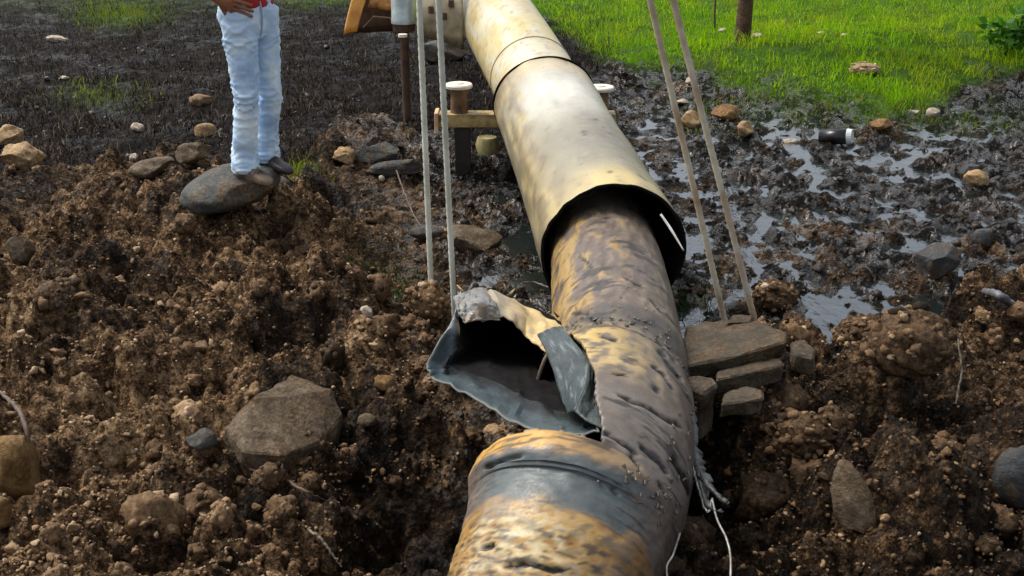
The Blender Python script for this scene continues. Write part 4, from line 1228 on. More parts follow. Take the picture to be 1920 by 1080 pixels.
bmesh.ops.transform(bm, matrix=Matrix.Translation(Vector(p) + Vector((0, .04, .05))) @ Matrix.Rotation(R(-28), 4, 'Z') @ Matrix.Rotation(R(82), 4, 'Y') @ Matrix.Translation((0, 0, .112)), verts=bm.verts)
link('can_end', bm_mesh('can_end', bm, M_PALEPL, False), r_)

# sticks, pole, roots
M_STICK = mat_plain('dead_wood', (.03, .018, .012), (.12, .075, .05), 30, .7, 0, .8)
M_PALEWOOD = mat_plain('pale_dead_wood', (.07, .05, .035), (.26, .21, .16), 30, .7, 0, .6)
M_POLE = mat_plain('greyed_wood', (.04, .04, .045), (.15, .15, .165), 16, .5, 0, .5)
def stick(name, pts, r, mat, label, cat, lift=.015):
    P = []
    for q in pts:
        g = on_ground(q[0], q[1]); P.append(g + np.array([0, 0, lift + (q[2] if len(q) > 2 else 0)]))
    o = tubepath(P, r, name, mat, None, 40, 8, [(0, .8), (.5, 1), (1, .45)], .0015)
    # origin at the first foot point
    base = P[0]
    o.data.transform(Matrix.Translation([-a for a in base])); o.location = base
    tag(o, label, cat)
stick('stick', [(-6, 755, .03), (25, 785, .04), (50, 822, .04), (62, 870, .02), (70, 885, 0)], .008, M_STICK, 'crooked dark stick lying over the rock at the left edge', 'stick', .03)
stick('stick', [(470, 888), (520, 905, .01), (580, 940, .015), (640, 960)], .005, M_STICK, 'thin dark twig in the soil below the big angular block', 'twig')
stick('stick', [(578, 1000), (605, 1030, .015), (640, 1070)], .005, M_PALEWOOD, 'short pale twig in the soil near the bottom', 'twig')
stick('pole', [(1822, 580, .07), (1860, 592, .07), (1890, 606, .06), (1930, 625, .05)], .017, M_POLE, 'greyed wooden pole lying in the soil at the right edge', 'pole', .02)
stick('stick', [(1785, 700, .12), (1795, 740, .08), (1788, 785, .03), (1796, 850)], .004, M_PALEWOOD, 'thin pale root hanging beside the big earth clump', 'root')
stick('stick', [(745, 360, .12), (775, 420, .05), (800, 440, .0)], .006, M_STICK, 'dark bent twig leaning by the foot of the left ropes', 'twig')
stick('stick', [(1040, 548), (1000, 545, .03), (975, 556, .05)], .004, M_PALEWOOD, 'pale splinter behind the upper edge of the torn flap', 'splinter')

# ------------------------------------------------------------------ clamp frame holding the far pipe
M_CREAM = mat_plain('cream_painted_steel', (.16, .10, .035), (.48, .36, .16), 12, .5)
M_RUSTST = mat_plain('rusted_steel', (.05, .022, .010), (.20, .11, .045), 12, .6)
M_BLACKST = mat_plain('shaded_leg_steel', (.008, .007, .006), (.03, .022, .016), 12, .7)
M_WHITEST = mat_plain('white_painted_steel', (.62, .54, .42), (.78, .72, .62), 12, .45)
DCL = 6.75
pL, pR = pp(860, 158, DCL), pp(1126, 163, DCL)
gz = hpt(pL[0], pL[1])
cl = empty('pipe_clamp', ((pL[0] + pR[0]) / 2, pL[1], gz), 'cream steel clamp frame with two flanged studs straddling the far pipe', 'pipe clamp')
def lathe(prof, at, name, mat, parent, seg=28):
    V, Fq = [], []
    a = np.linspace(0, 2 * math.pi, seg, endpoint=False)
    for r0, z0 in prof: V += [(at[0] + r0 * math.cos(t), at[1] + r0 * math.sin(t), at[2] + z0) for t in a]
    for k in range(len(prof) - 1):
        for i in range(seg):
            Fq.append((k * seg + i, k * seg + (i + 1) % seg, (k + 1) * seg + (i + 1) % seg, (k + 1) * seg + i))
    me = bpy.data.meshes.new(name); me.from_pydata(V, [], Fq); me.materials.append(mat)
    me.polygons.foreach_set('use_smooth', np.ones(len(Fq), bool))
    try: me.set_sharp_from_angle(angle=R(35))
    except Exception: pass
    return link(name, me, parent)
for q in (pL, pR):
    st = lathe([(.0, -.02), (.055, -.02), (.052, -.10), (.056, -.18), (.0, -.18)], q, 'stud', M_RUSTST, cl)
    lathe([(.0, .012), (.03, .010), (.032, .004), (.082, .004), (.088, -.004), (.086, -.02), (.0, -.02)], q, 'flange', M_WHITEST, st)
zb = pL[2] - .18
box_prism('crossbeam', [((pL[0] - .13, pL[1] - .06, zb - .085), (pR[0] + .10, pL[1] + .06, zb))], M_CREAM, cl)
box_prism('end_plate', [((pL[0] - .155, pL[1] - .08, zb - .12), (pL[0] - .13, pL[1] + .08, zb + .012))], mat_plain('salmon_painted_steel', (.5, .3, .16), (.68, .47, .3), 14, .5), cl)
for xx in (pL[0] + .02, pR[0] - .05):
    box_prism('support_leg', [((xx - .05, pL[1] - .04, gz - .1), (xx + .05, pL[1] + .04, zb - .085))], M_BLACKST, cl)  # legs coloured near-black to paint in the shade below the beam
lathe([(.0, .05), (.06, .045), (.075, .0), (.06, -.06), (.0, -.06)], np.array([pL[0] + .18, pL[1] - .14, zb - .17]), 'hand_knob', mat_plain('olive_brass', (.18, .14, .05), (.42, .36, .16), 12, .5), cl)

# ------------------------------------------------------------------ orange scoop, steel post and saddle at the top
M_ORANGE = mat_plain('orange_paint', (.42, .15, .012), (.72, .33, .05), 7, .45)
M_DKRUST = mat_plain('dark_rust', (.035, .016, .008), (.10, .05, .02), 14, .7)
sc = pp(705, 30, 8.2)
g0 = hpt(sc[0], sc[1])
ob = empty('steel_scoop', (sc[0], sc[1], g0), 'orange painted steel scoop with a dark hollow underside left of the steel post', 'steel scoop')
M_RUSTOR = mat_plain('worn_orange_paint', (.10, .035, .008), (.46, .20, .03), 14, .6)
def scoop_plate(name, quad, thick, mat, n_=10, bend=.0, inner=None):
    Q = [np.array(pp(*q)) for q in quad]
    V = []
    for i_ in range(n_):
        for j_ in range(n_):
            u_, v_ = i_ / (n_ - 1), j_ / (n_ - 1)
            p_ = (Q[0] * (1 - u_) + Q[1] * u_) * (1 - v_) + (Q[3] * (1 - u_) + Q[2] * u_) * v_
            V.append(p_ + np.array([-bend * math.sin(math.pi * v_), 0, bend * .3 * math.sin(math.pi * u_)]))
    I_ = np.arange(n_ * n_).reshape(n_, n_)
    F_ = np.stack([I_[:-1, :-1], I_[:-1, 1:], I_[1:, 1:], I_[1:, :-1]], -1).reshape(-1, 4)
    return solidify(link(name, mesh_np(name, np.array(V), F_, [mat]), ob), thick, 0)
scoop_plate('side_plate', [(686, -70, 7.98), (716, -70, 8.02), (668, 60, 7.96), (644, 66, 7.92)], .03, M_ORANGE, bend=.02)
scoop_plate('back_plate', [(700, -70, 8.25), (742, -70, 8.25), (742, 58, 8.45), (662, 62, 8.40)], .02, M_DKRUST)
scoop_plate('top_plate', [(712, -70, 8.0), (742, -70, 8.0), (740, 22, 8.0), (690, 14, 8.0)], .025, M_RUSTOR)
scoop_plate('cutting_lip', [(700, 30, 8.02), (740, 34, 8.02), (740, 46, 8.06), (680, 52, 8.06)], .02, M_DKRUST)
po = pp(757, 42, 7.95)
g1 = hpt(po[0], po[1])
ps = empty('steel_post', (po[0], po[1], g1), 'grey steel post on a dark narrower stem beside the ropes at the top', 'post')
lathe([(.0, .95), (.088, .95), (.090, .04), (.094, .03), (.094, -.005), (.0, -.005)], po, 'post_sleeve', mat_plain('galvanised_steel', (.20, .24, .24), (.50, .58, .57), 5, .4, .3), ps)
lathe([(.0, -.005), (.086, -.006), (.082, -.06), (.0, -.06)], po, 'post_collar', M_DKRUST, ps)
lathe([(.0, -.06), (.034, -.06), (.032, g1 - po[2] - .05), (.0, g1 - po[2] - .05)], po, 'post_stem', M_DKRUST, ps)
lathe([(.0, .012), (.034, .008), (.034, -.012), (.0, -.012)], pp(755, 66, 7.75), 'bolt_cap', M_WHITEST, ps)
# tan saddle plate between post and pipe
sa = pp(828, 30, 7.75)
sr = empty('saddle_plate', (sa[0], sa[1], hpt(sa[0], sa[1])), 'tan curved saddle plate bolted between the steel post and the far pipe', 'saddle plate')
n, m = 20, 8
Vs = np.array([[pp(782 + 86 * i / (n - 1), -45 + 115 * j / (m - 1) + 22 * (i / (n - 1)) ** 2 * (j / (m - 1)), 7.9 - .12 * math.sin(math.pi * j / (m - 1)) - .05 * i / n) for j in range(m)] for i in range(n)])
I = np.arange(n * m).reshape(n, m)
Fq = np.stack([I[:-1, :-1], I[:-1, 1:], I[1:, 1:], I[1:, :-1]], -1).reshape(-1, 4)
solidify(link('plate', mesh_np('plate', Vs.reshape(-1, 3), Fq, [mat_plain('tan_painted_steel', (.22, .17, .10), (.50, .43, .27), 8, .5)]), sr), .025, 0)
for q in ((808, 20), (833, 32), (846, 8)):
    lathe([(.0, .03), (.02, .03), (.022, -.02), (.0, -.02)], pp(q[0], q[1], 7.72), 'bolt', M_DKRUST, sr, 10)

# ------------------------------------------------------------------ tree, sapling, plant
M_BARK = mat_rock('tree_bark', [(.25, (.02, .010, .007)), (.5, (.085, .045, .03)), (.7, (.17, .10, .07))], scale=12, bump=1.0)
M_LEAF = mat_blade('leaf_green', .5, .35)
def leaves(name, centres, n, spread, size, parent, seed, cols_):
    r = np.random.default_rng(seed)
    cen_ = np.array(centres)[r.integers(len(centres), size=n)]
    q = r.normal(size=(n, 3)); q /= np.linalg.norm(q, axis=1)[:, None]
    P = cen_ + q * (spread * r.random((n, 1)) ** .5)
    a = r.normal(size=(n, 3)); a[:, 2] *= .5; a /= np.linalg.norm(a, axis=1)[:, None]
    b_ = np.cross(a, r.normal(size=(n, 3))); b_ /= np.linalg.norm(b_, axis=1)[:, None]
    s = size * r.uniform(.6, 1.4, (n, 1))
    V = np.stack([P, P + a * s * .5 + b_ * s * .25, P + a * s, P + a * s * .5 - b_ * s * .25], 1)
    cc = np.array(cols_)[r.integers(len(cols_), size=n)] * r.uniform(.7, 1.3, (n, 1))
    Fq = np.arange(n * 4).reshape(n, 4)
    o = link(name, mesh_np(name, V.reshape(-1, 3), Fq, [M_LEAF], {'tint': np.repeat(cc, 4, 0)}, smooth=False), parent)
    return o
tb = on_ground(1390, 82)
tr = empty('tree', tb, 'reddish brown tree trunk standing in the grass behind the right ropes', 'tree')
tk = [tb + np.array([0, 0, -.15]), tb + np.array([.0, 0, .0]), tb + np.array([.01, 0, .35]), tb + np.array([.0, .02, 1.1]), tb + np.array([.05, .05, 2.2]), tb + np.array([.0, .1, 3.6])]
trunk = tubepath(tk, .085, 'trunk', M_BARK, tr, 60, 16, [(0, 1.5), (.12, 1.25), (.25, 1), (1, .45)])
for k, (dx, dy, dz) in enumerate([(.7, .2, .9), (-.6, .3, .8), (.2, -.6, 1.0), (-.1, .5, 1.2)]):
    b0 = tb + np.array([.03, .06, 2.3 + .3 * k])
    tubepath([b0, b0 + np.array([dx * .4, dy * .4, dz * .5]), b0 + np.array([dx, dy, dz])], .035, 'limb', M_BARK, tr, 20, 8, [(0, 1), (1, .3)])
leaves('crown', [tb + np.array([a, b_, c_]) for a, b_, c_ in [(.7, .2, 3.4), (-.6, .3, 3.5), (.2, -.5, 3.9), (-.1, .5, 4.3), (0, 0, 4.6), (.6, .5, 4.2), (-.7, -.2, 4.1)]], 2600, .6, .13, tr, 71, [(.05, .10, .012), (.08, .14, .015), (.035, .075, .012)])
sb = on_ground(1340, 58)
sp_ = tubepath([sb, sb + np.array([-.015, 0, .25]), sb + np.array([-.01, .01, .7])], .016, 'sapling', M_STICK, None, 20, 7, [(0, 1), (1, .4)])
sp_.data.transform(Matrix.Translation([-q for q in sb])); sp_.location = sb
tag(sp_, 'thin dark bare sapling stem just left of the tree trunk', 'sapling')
lb = on_ground(1895, 108)
lp = empty('leafy_plant', lb, 'bright green leafy weed in the grass at the right edge', 'plant')
tubepath([lb, lb + np.array([.02, 0, .2]), lb + np.array([.05, 0, .4])], .010, 'stem', M_STICK, lp, 12, 6)
leaves('foliage', [lb + np.array([a, b_, c_]) for a, b_, c_ in [(0, 0, .15), (.15, 0, .28), (-.12, .05, .22), (.08, -.1, .35), (.25, .1, .2)]], 420, .17, .11, lp, 73, [(.06, .20, .01), (.09, .26, .012), (.035, .12, .01)])

# ------------------------------------------------------------------ grass and burnt stubble
def blades(name, label, n, yr, dens, length, width, colf, seed, mat, lean=.35, kind='stuff', halfw=None):
    r = np.random.default_rng(seed)
    y = yr[0] * (yr[1] / yr[0]) ** r.random(n * 5); x = (r.random(n * 5) * 2 - 1) * (.6 + .72 * y)
    z = zones(x, y)
    k = r.random(len(x)) < dens(z, x, y)
    x, y = x[k][:n], y[k][:n]; z = {a: b_[k][:n] for a, b_ in z.items()}
    h = height(x, y); n = len(x)
    L = length(z, r, n, x, y); W = width * r.uniform(.6, 1.4, n)
    az = r.uniform(0, 2 * math.pi, n); ln = lean * r.uniform(.1, 1.6, n)
    dirv = np.stack([np.cos(az), np.sin(az), np.zeros(n)], -1)
    sa_ = r.uniform(0, math.pi, n); side = np.stack([np.cos(sa_), np.sin(sa_) * .4, np.zeros(n)], -1)
    P = np.stack([x, y, h - .004], -1)
    up = np.array([0, 0, 1.0])
    m1 = P + up * (L * .55)[:, None] + dirv * (L * ln * .3)[:, None]
    tip = P + up * (L * (1 - .25 * ln))[:, None] + dirv * (L * ln)[:, None]
    V = np.stack([P - side * W[:, None] * .5, P + side * W[:, None] * .5, m1 + side * W[:, None] * .42, m1 - side * W[:, None] * .42, tip], 1)
    base = np.arange(n)[:, None] * 5
    # quads with a folded tip: two triangles + one
    Ft = np.concatenate([base + np.array([[0, 1, 2]]), base + np.array([[0, 2, 3]]), base + np.array([[3, 2, 4]])], 0)
    cc = colf(z, r, n, x, y)
    o = link(name, mesh_np(name, V.reshape(-1, 3), Ft, [mat], {'tint': np.repeat(cc, 5, 0)}, smooth=False))
    tag(o, label, kind=kind)
    return o
M_GRASS = mat_blade('grass_blade', .7, .5, .1)
M_STUB = mat_blade('burnt_stubble', .9, 0, .08)
def gcol(z, r, n, x, y):
    a = np.array([.15, .40, .003]); b_ = np.array([.36, .58, .006]); o_ = np.array([.16, .17, .02]); s_ = np.array([.22, .17, .06])
    t = np.clip(.5 + .55 * fbm(x * 1.1, y * 1.1, 3, 700) + .18 * r.normal(size=n), 0, 1)[:, None]
    c_ = a * (1 - t) + b_ * t
    t3 = (sstep(.0, .35, fbm(x * .8, y * .8, 3, 733)))[:, None]
    c_ = c_ * (1 - .6 * t3) + np.array([.40, .52, .015]) * .6 * t3
    edge = np.clip(1 - z['green'], 0, 1)[:, None]
    c_ = c_ * (1 - .8 * edge) + o_ * .8 * edge
    w = (sstep(.1, .5, fbm(x * .9 + 5, y * 1.8, 3, 705)) * .35 + .08 * r.random(n))[:, None]
    c_ = c_ * (1 - w) + np.array([.20, .21, .02]) * w
    dry = (r.random(n) < .06)[:, None]
    return np.where(dry, s_, c_) * r.uniform(.65, 1.2, (n, 1))
gd = lambda z, x, y: np.clip(z['green'] * sstep(-.75, -.1, fbm(x * 1.6, y * 1.6, 3, 801)) + .9 * z['tuft'] + .9 * z['olive'] * sstep(-.3, .3, fbm(x * 2.5, y * 2.5, 2, 811)) + .55 * z['leftolive'] * sstep(-.1, .3, fbm(x * 1.5, y * 1.5, 2, 815)), 0, 1)
blades('green_grass', 'bright green grass beyond the burnt ground', 104000, (4.5, 24), gd,
       lambda z, r, n, x, y: np.clip(r.normal(.065, .032, n), .02, .2) * (.55 + .45 * np.maximum(z['green'], z['tuft'])) * (.55 + 1.1 * sstep(-.4, .5, fbm(x * 2.4, y * 2.4, 3, 851))), .0075, gcol, 21, M_GRASS, .75)
def scol(z, r, n, x, y):
    t = r.random((n, 1)) ** 3.2
    return np.array([.008, .006, .005]) * (1 - t) + np.array([.20, .15, .10]) * t
blades('burnt_stubble', 'black and brown burnt grass stubble round the person', 60000, (5.0, 15), lambda z, x, y: np.clip(z['stub'], 0, 1) * (.25 + .75 * sstep(-.3, .2, fbm(x * 2, y * 2, 3, 821))),
       lambda z, r, n, x, y: np.clip(r.normal(.045, .025, n), .01, .12), .0055, scol, 22, M_STUB, .9)
def mcol(z, r, n, x, y):
    return np.array([.010, .045, .006]) * r.uniform(.6, 1.4, (n, 1))
blades('green_weed', 'dark green weed along the edge of the oily pools', 9000, (4.0, 6), lambda z, x, y: np.clip(z['moss'] * 1.3, 0, 1), lambda z, r, n, x, y: np.clip(r.normal(.035, .015, n), .01, .06), .006, mcol, 23, M_GRASS, .7)

# ------------------------------------------------------------------ the person
fx, fy = .80, -.60
f3, r3, u3 = np.array([fx, fy, 0.]), np.array([fy, -fx, 0.]), np.array([0, 0, 1.])
from mathutils.bvhtree import BVHTree
_b = bpy.data.objects['boulder']
_bv = BVHTree.FromPolygons([tuple(Vector(v.co) + _b.location) for v in _b.data.vertices], [tuple(p.vertices) for p in _b.data.polygons])
_d = Vector([float(q) for q in pp(468, 336, 1.0)]) - Vector((0, 0, CAM_H))
_hit = _bv.ray_cast(Vector((0, 0, CAM_H)), _d.normalized())[0]
_hit = _hit if _hit is not None else Vector([float(q) for q in pp(476, 330, 5.9)])
feet = np.array(_hit[:]) + np.array([.03, .12, .0])
PS = 1.0 * float(proj(*feet)[2]) / 6.2
base = np.array([feet[0], feet[1], feet[2] - .02])
def L(r_, f_, z_):
    return base + (r3 * r_ + f3 * f_ + u3 * z_) * PS
person = empty('person', base, 'person in pale blue jeans and red shirt standing on a grey boulder, hand on hip', 'person')

def slim(rings):
    return [(cr * .92, cf, z, wr * .94, wf * .94) for cr, cf, z, wr, wf in rings]

def loft(rings, n=28):
    """rings: (centre r, f, z, half width r, half depth f)"""
    a = np.linspace(0, 2 * math.pi, n, endpoint=False)
    V, Fq = [], []
    for (cr, cf, z, wr, wf) in rings:
        for t in a:
            V.append(L(cr + wr * math.cos(t), cf + wf * math.sin(t), z))
    for k in range(len(rings) - 1):
        for i in range(n):
            Fq.append((k * n + i, k * n + (i + 1) % n, (k + 1) * n + (i + 1) % n, (k + 1) * n + i))
    Fq.append(tuple(range(n))[::-1]); Fq.append(tuple((len(rings) - 1) * n + i for i in range(n)))
    return V, Fq

def union(name, lofts, voxel, mat, smooth_it=6, fold=None):
    V, Fq = [], []
    for v, f in lofts:
        b0 = len(V); V += v; Fq += [tuple(q + b0 for q in ff) for ff in f]
    me = bpy.data.meshes.new(name); me.from_pydata([tuple(q) for q in V], [], Fq)
    bm = bmesh.new(); bm.from_mesh(me); bmesh.ops.recalc_face_normals(bm, faces=bm.faces[:]); bm.to_mesh(me); bm.free()
    o = bpy.data.objects.new(name + '_tmp', me); C.objects.link(o)
    rm = o.modifiers.new('r', 'REMESH'); rm.mode = 'VOXEL'; rm.voxel_size = voxel
    sm = o.modifiers.new('s', 'SMOOTH'); sm.iterations = smooth_it; sm.factor = .5
    dg = bpy.context.evaluated_depsgraph_get(); dg.update()
    out = bpy.data.meshes.new_from_object(o.evaluated_get(dg)); out.name = name
    bpy.data.objects.remove(o); bpy.data.meshes.remove(me)
    nv = len(out.vertices)
    co = np.zeros(nv * 3, np.float32); out.vertices.foreach_get('co', co); co = co.reshape(-1, 3).astype(float)
    nn = np.zeros(nv * 3, np.float32); out.vertices.foreach_get('normal', nn); nn = nn.reshape(-1, 3)
    if fold is not None:
        co = co + nn * fold(co)[:, None]
        out.vertices.foreach_set('co', co.astype(np.float32).ravel())
    out.polygons.foreach_set('use_smooth', np.ones(len(out.polygons), bool))
    out.materials.clear(); out.materials.append(mat)
    out.update()
    return link(name, out, person)

def mat_denim():
    m, nt, b = new_mat('pale_blue_denim'); n = N(nt)
    co = n.coord('Object')
    big = n.noise(7, 5, .6, co, .3); wv_ = n.noise(420, 3, .6, co)
    c_ = n.ramp(big, [(.3, (.32, .48, .74)), (.5, (.54, .70, .86)), (.66, (.78, .88, .93))])
    c_ = n.mix(.25, c_, n.ramp(wv_, [(.4, (.40, .50, .62)), (.6, (.85, .9, .92))]), 'MULTIPLY')
    n.l(c_, b.inputs['Base Color']); b.inputs['Roughness'].default_value = .85
    n.l(n.bump(wv_, .3, .002), b.inputs['Normal'])
    return m
M_DENIM = mat_denim()
RL = [(.088, .02, .96, .10, .115), (.092, .025, .86, .098, .108), (.096, .035, .74, .090, .098), (.100, .045, .60, .080, .086), (.104, .05, .48, .073, .080), (.108, .03, .36, .071, .078),
      (.112, .012, .24, .072, .077), (.116, .0, .14, .076, .080), (.118, .0, .075, .080, .085), (.118, .0, .055, .078, .084)]
LL = [(-.088, .02, .96, .10, .115), (-.090, .02, .86, .098, .108), (-.092, .02, .74, .090, .098), (-.094, .02, .60, .080, .086), (-.096, .03, .48, .073, .080), (-.098, .0, .36, .071, .078),
      (-.100, -.035, .24, .072, .078), (-.102, -.055, .15, .076, .082), (-.103, -.06, .085, .080, .086), (-.103, -.06, .065, .078, .084)]
PV = [(0, .015, .80, .10, .09), (0, .005, .86, .178, .118), (0, -.005, .92, .186, .128), (0, .0, .99, .176, .118), (0, .01, 1.035, .166, .108)]
def jean_fold(co):
    q = (co - base) / PS
    r_, f_, z_ = q @ r3, q @ f3, q[:, 2]
    u_ = r_ + .8 * f_
    wt = .35 + .9 * np.exp(-((z_ - .48) / .10) ** 2) + 1.2 * np.exp(-((z_ - .12) / .10) ** 2) + .8 * np.exp(-((z_ - .80) / .07) ** 2)
    wp = .6 * vnoise(u_ * 7, z_ * 5, 31)
    for k_, (fx_, tz, am) in enumerate(((7, 17, .0085), (11, 30, .0045))):
        sl_ = np.where(np.sin(z_ * 9 + k_) > 0, 1.0, -1.0) * 0 + (1.0 if k_ == 0 else -1.0)
        nn_ = vnoise(u_ * fx_ + wp + 9 * k_, (z_ + .55 * sl_ * u_) * tz + 1.5 * wp, 41 + k_)
        d = (d if k_ else 0) + am * wt * (np.clip(1 - np.abs(nn_) * 2.6, 0, 1) ** 1.5 - .35)
    d += .004 * vnoise(r_ * 16 + f_ * 9, z_ * 9, 3)
    return d
RL, LL, PV = slim(RL), slim(LL), slim(PV)
union('jeans', [loft(PV), loft(RL), loft(LL)], .0072, M_DENIM, 5, jean_fold)
M_RED = mat_plain('red_cotton', (.30, .012, .015), (.48, .025, .025), 10, .8)
TOR = slim([(0, .01, .95, .168, .108), (0, .01, 1.0, .172, .112), (0, .01, 1.08, .172, .118), (0, .01, 1.2, .178, .122), (0, .005, 1.33, .19, .122), (0, 0, 1.42, .185, .10), (0, 0, 1.47, .10, .07)])
def limb_loft(pts, n=16):
    """tube between joints for sleeves: (point, radius)"""
    P = np.array([p for p, _ in pts]); rad_ = [q for _, q in pts]
    t = np.gradient(P, axis=0); t /= np.linalg.norm(t, axis=1)[:, None]
    V, Fq = [], []
    for p, tt_, q in zip(P, t, rad_):
        a_ = np.cross(tt_, [.3, .5, .81]); a_ /= np.linalg.norm(a_); b_ = np.cross(tt_, a_)
        for k in range(n):
            an = 2 * math.pi * k / n
            V.append(p + (a_ * math.cos(an) + b_ * math.sin(an)) * q)
    for k in range(len(pts) - 1):
        for i in range(n): Fq.append((k * n + i, k * n + (i + 1) % n, (k + 1) * n + (i + 1) % n, (k + 1) * n + i))
    Fq.append(tuple(range(n))[::-1]); Fq.append(tuple((len(pts) - 1) * n + i for i in range(n)))
    return V, Fq
shR, elR, wrR = L(.185, -.01, 1.40), L(.34, -.17, 1.17), L(.205, .02, 1.035)
shL, elL, wrL = L(-.185, -.01, 1.40), L(-.27, -.03, 1.16), L(-.10, .19, 1.30)
sl = lambda a, b_: limb_loft([(a, .072), (a * .5 + b_ * .5, .066), (a * .15 + b_ * .85, .064)])
union('shirt', [loft(TOR), sl(shR, elR), sl(shL, elL)], .013, M_RED, 5, lambda co: .007 * vnoise((co[:, 0] + co[:, 1]) * 11, co[:, 2] * 9, 8))
# belt
M_BELT = mat_plain('dark_leather', (.012, .010, .009), (.03, .022, .018), 20, .45)
bv, bf = loft([(0, .008, 1.012, .160, .105), (0, .008, 1.015, .168, .115), (0, .008, 1.045, .168, .115), (0, .008, 1.048, .160, .105)], 40)
me = bpy.data.meshes.new('belt'); me.from_pydata([tuple(q) for q in bv], [], bf[:-2]); me.materials.append(M_BELT); link('belt', me, person)
bk = [L(dr, .121, dz) for dr, dz in ((-.014, 1.014), (.014, 1.014), (.014, 1.046), (-.014, 1.046))]
me = bpy.data.meshes.new('buckle'); me.from_pydata([tuple(q) for q in bk], [], [(0, 1, 2, 3)]); me.materials.append(M_WHITEST); solidify(link('buckle', me, person), .008, 0)
# fly seam and pocket edge as stitched ridges
M_STITCH = mat_plain('denim_stitch', (.22, .30, .42), (.36, .44, .55), 60, .85)
tubepath([L(-.004, .108, 1.015), L(-.002, .123, .95), L(.0, .120, .88), L(.004, .100, .81)], .0045, 'fly_seam', M_STITCH, person, 20, 6)
tubepath([L(.140, .055, 1.01), L(.145, .068, .95), L(.162, .03, .90)], .004, 'pocket_edge', M_STITCH, person, 16, 6)

# body: one skinned surface with head, neck, arms and five-fingered hands
M_SKIN = mat_plain('brown_skin', (.20, .075, .035), (.30, .125, .06), 9, .5)
verts, edges, radii = [], [], []
def sv(p, r0, parent=None):
    verts.append(tuple(p)); radii.append(r0)
    if parent is not None: edges.append((parent, len(verts) - 1))
    return len(verts) - 1
pel = sv(L(0, .0, .97), .07)
spn = sv(L(0, .0, 1.15), .08, pel); che = sv(L(0, 0, 1.34), .09, spn); nk = sv(L(0, .0, 1.48), .055, che); nk2 = sv(L(0, .015, 1.54), .054, nk)
hd = sv(L(0, .03, 1.62), .078, nk2); hd2 = sv(L(0, .02, 1.70), .082, hd); sv(L(0, .01, 1.75), .055, hd2)
for sgn, s_, e_, w_ in ((1, shR, elR, wrR), (-1, shL, elL, wrL)):
    a = sv(s_ - np.array([0, 0, .02]), .055, che); m1 = sv((s_ + e_) / 2, .046, a); b_ = sv(e_, .040, m1); m2 = sv((e_ * .55 + w_ * .45), .040, b_); c_ = sv(w_, .027, m2)
    if sgn == 1:
        dirh = (L(.125, .118, .965) - w_); dirh /= np.linalg.norm(dirh)
        side = np.cross(dirh, -r3 * .6 - f3 * .2 + u3 * .1); side /= np.linalg.norm(side)
        inn = -r3 * .75 - f3 * .3
    else:
        dirh = (L(.05, .19, 1.34) - w_); dirh /= np.linalg.norm(dirh)
        side = u3; inn = -f3
    pm = sv(w_ + dirh * .045, .030, c_)
    for k, (off, ln) in enumerate(((-.033, .070), (-.012, .082), (.011, .078), (.031, .060))):
        k0 = sv(w_ + dirh * .085 + side * off, .0115, pm)
        k1 = sv(w_ + dirh * (.085 + ln * .45) + side * off * 1.12 + inn * .006, .0100, k0)
        k2 = sv(w_ + dirh * (.085 + ln * .78) + side * off * 1.15 + inn * .020, .0090, k1)
        sv(w_ + dirh * (.085 + ln) + side * off * 1.1 + inn * .034, .0075, k2)
    t0 = sv(w_ + dirh * .04 + side * -.038, .0125, pm); t1 = sv(w_ + dirh * .065 + side * -.062 + inn * .005, .0110, t0); sv(w_ + dirh * .088 + side * -.070 + inn * .015, .0085, t1)
for sgn, leg in ((1, RL), (-1, LL)):
    hp = sv(L(leg[1][0], leg[1][1], .88), .075, pel); kn = sv(L(leg[4][0], leg[4][1], .48), .05, hp); an = sv(L(leg[8][0], leg[8][1] - .01, .10), .036, kn); sv(L(leg[8][0], leg[8][1] + .10, .045), .03, an)
me = bpy.data.meshes.new('body'); me.from_pydata(verts, edges, [])
bo = bpy.data.objects.new('body_tmp', me); C.objects.link(bo)
bo.modifiers.new('skin', 'SKIN')
sk = me.skin_vertices[0].data if me.skin_vertices else None
if sk is None:
    bm = bmesh.new(); bm.from_mesh(me); bm.verts.layers.skin.verify(); bm.to_mesh(me); bm.free(); sk = me.skin_vertices[0].data
for i, q in enumerate(radii):
    sk[i].radius = (q, q); sk[i].use_root = (i == 0)
ss = bo.modifiers.new('sub', 'SUBSURF'); ss.levels = ss.render_levels = 2
dg = bpy.context.evaluated_depsgraph_get(); dg.update()
bme = bpy.data.meshes.new_from_object(bo.evaluated_get(dg)); bme.name = 'body'
bpy.data.objects.remove(bo); bpy.data.meshes.remove(me)
nv = len(bme.vertices); co = np.zeros(nv * 3, np.float32); bme.vertices.foreach_get('co', co); co = co.reshape(-1, 3).astype(float)
q = (co - base) / PS; lr, lf, lz = q @ r3, q @ f3, q[:, 2]
hdm = sstep(1.55, 1.6, lz)
fo = hdm * (.022 * np.exp(-((lr / .013) ** 2 + ((lz - 1.655) / .022) ** 2)) - .010 * np.exp(-(((np.abs(lr) - .032) / .016) ** 2 + ((lz - 1.685) / .014) ** 2)) + .006 * np.exp(-((lr / .028) ** 2 + ((lz - 1.605) / .010) ** 2))) * (lf > .04)
co = co + f3 * fo[:, None] + r3 * (np.sign(lr) * .022 * hdm * np.exp(-((lf - .0) / .018) ** 2 - ((lz - 1.665) / .03) ** 2) * (np.abs(lr) > .05))[:, None]
bme.vertices.foreach_set('co', co.astype(np.float32).ravel())
bme.polygons.foreach_set('use_smooth', np.ones(len(bme.polygons), bool)); bme.materials.clear(); bme.materials.append(M_SKIN); bme.update()
link('body', bme, person)
M_HAIR = mat_plain('dark_hair', (.008, .006, .005), (.02, .015, .012), 60, .5)
V, Fc = ico(4); V = V.copy()
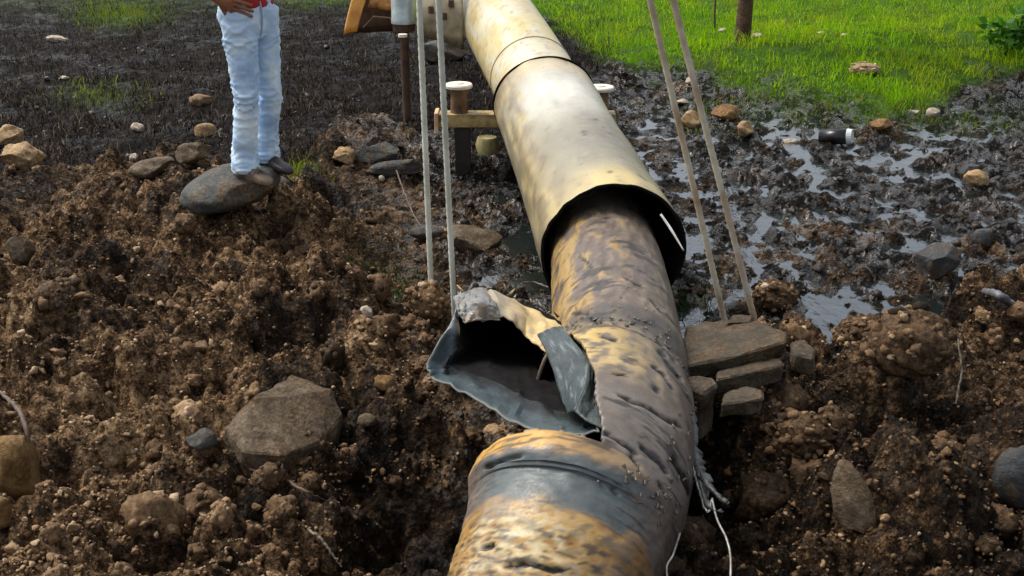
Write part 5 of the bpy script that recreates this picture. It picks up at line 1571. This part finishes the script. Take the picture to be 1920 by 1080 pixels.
kp = (V[Fc].mean(1) @ np.array([0, -.55, 1.0])) > .10
HV = np.array([L(v[0] * .092, v[1] * .100 + .012, 1.675 + v[2] * .112) for v in V]) + .004 * n3(V, 9, 4)[:, None]
solidify(link('hair', mesh_np('hair', HV, Fc[kp], [M_HAIR]), person), .006, 0)
for sg in (-1, 1):
    ev = np.array([L(sg * .030 + v[0] * .011, .098 + v[1] * .008, 1.685 + v[2] * .009) for v in ico(2)[0]])
    link('eye', mesh_np('eye', ev, ico(2)[1], [M_BELT]), person)
# boots
M_BOOT_T = mat_plain('muddy_tan_leather', (.02, .012, .008), (.20, .14, .085), 16, .7, 0, .6)
M_BOOT_D = mat_plain('dark_leather_boot', (.012, .010, .010), (.04, .03, .025), 16, .5, 0, .5)
M_SOLE = mat_plain('rubber_sole', (.012, .011, .010), (.05, .04, .035), 20, .7)
def boot(leg, mat, zf, label):
    cr, cf = leg[-1][0], leg[-1][1]
    prof = [(-.085, .03, .055), (-.075, .040, .075), (-.03, .044, .115), (.02, .042, .125), (.06, .042, .095), (.11, .046, .068), (.16, .046, .054), (.195, .036, .042), (.212, .018, .026)]
    n = 18; V, Fq = [], []
    for (fz, w, h) in prof:
        for k in range(n):
            a = 2 * math.pi * k / n
            zc = h / 2
            ca, sa2 = math.cos(a), math.sin(a)
            V.append(L(cr + w * np.sign(ca) * abs(ca) ** .8, cf + fz, zf + zc + (h / 2) * np.sign(sa2) * abs(sa2) ** .7))
    for k in range(len(prof) - 1):
        for i in range(n): Fq.append((k * n + i, k * n + (i + 1) % n, (k + 1) * n + (i + 1) % n, (k + 1) * n + i))
    Fq.append(tuple(range(n))[::-1]); Fq.append(tuple((len(prof) - 1) * n + i for i in range(n)))
    me = bpy.data.meshes.new('boot'); me.from_pydata([tuple(q) for q in V], [], Fq); me.materials.append(mat)
    me.polygons.foreach_set('use_smooth', np.ones(len(Fq), bool))
    o = link('boot', me, person); ss_ = o.modifiers.new('sub', 'SUBSURF'); ss_.levels = ss_.render_levels = 1
    o['label'] = label
    # sole
    out = [(-.088, .032), (-.07, .043), (-.02, .042), (.04, .043), (.10, .050), (.16, .050), (.20, .038), (.217, .018)]
    ring = [(f_, w) for f_, w in out] + [(f_, -w) for f_, w in out[::-1]]
    V = [tuple(L(cr + w, cf + f_, zf - .012)) for f_, w in ring] + [tuple(L(cr + w, cf + f_, zf + .016)) for f_, w in ring]
    k = len(ring)
    Fq = [(i, (i + 1) % k, k + (i + 1) % k, k + i) for i in range(k)] + [tuple(range(k))[::-1], tuple(range(k, 2 * k))]
    me = bpy.data.meshes.new('sole'); me.from_pydata(V, [], Fq); me.materials.append(M_SOLE)
    s_ = link('sole', me, None); s_.parent = o; s_.matrix_parent_inverse = o.matrix_basis.inverted() @ Matrix.Translation(-person.location)
    return o
boot(RL, M_BOOT_T, .004, 'light muddy tan boot')
boot(LL, M_BOOT_D, .012, 'dark boot')
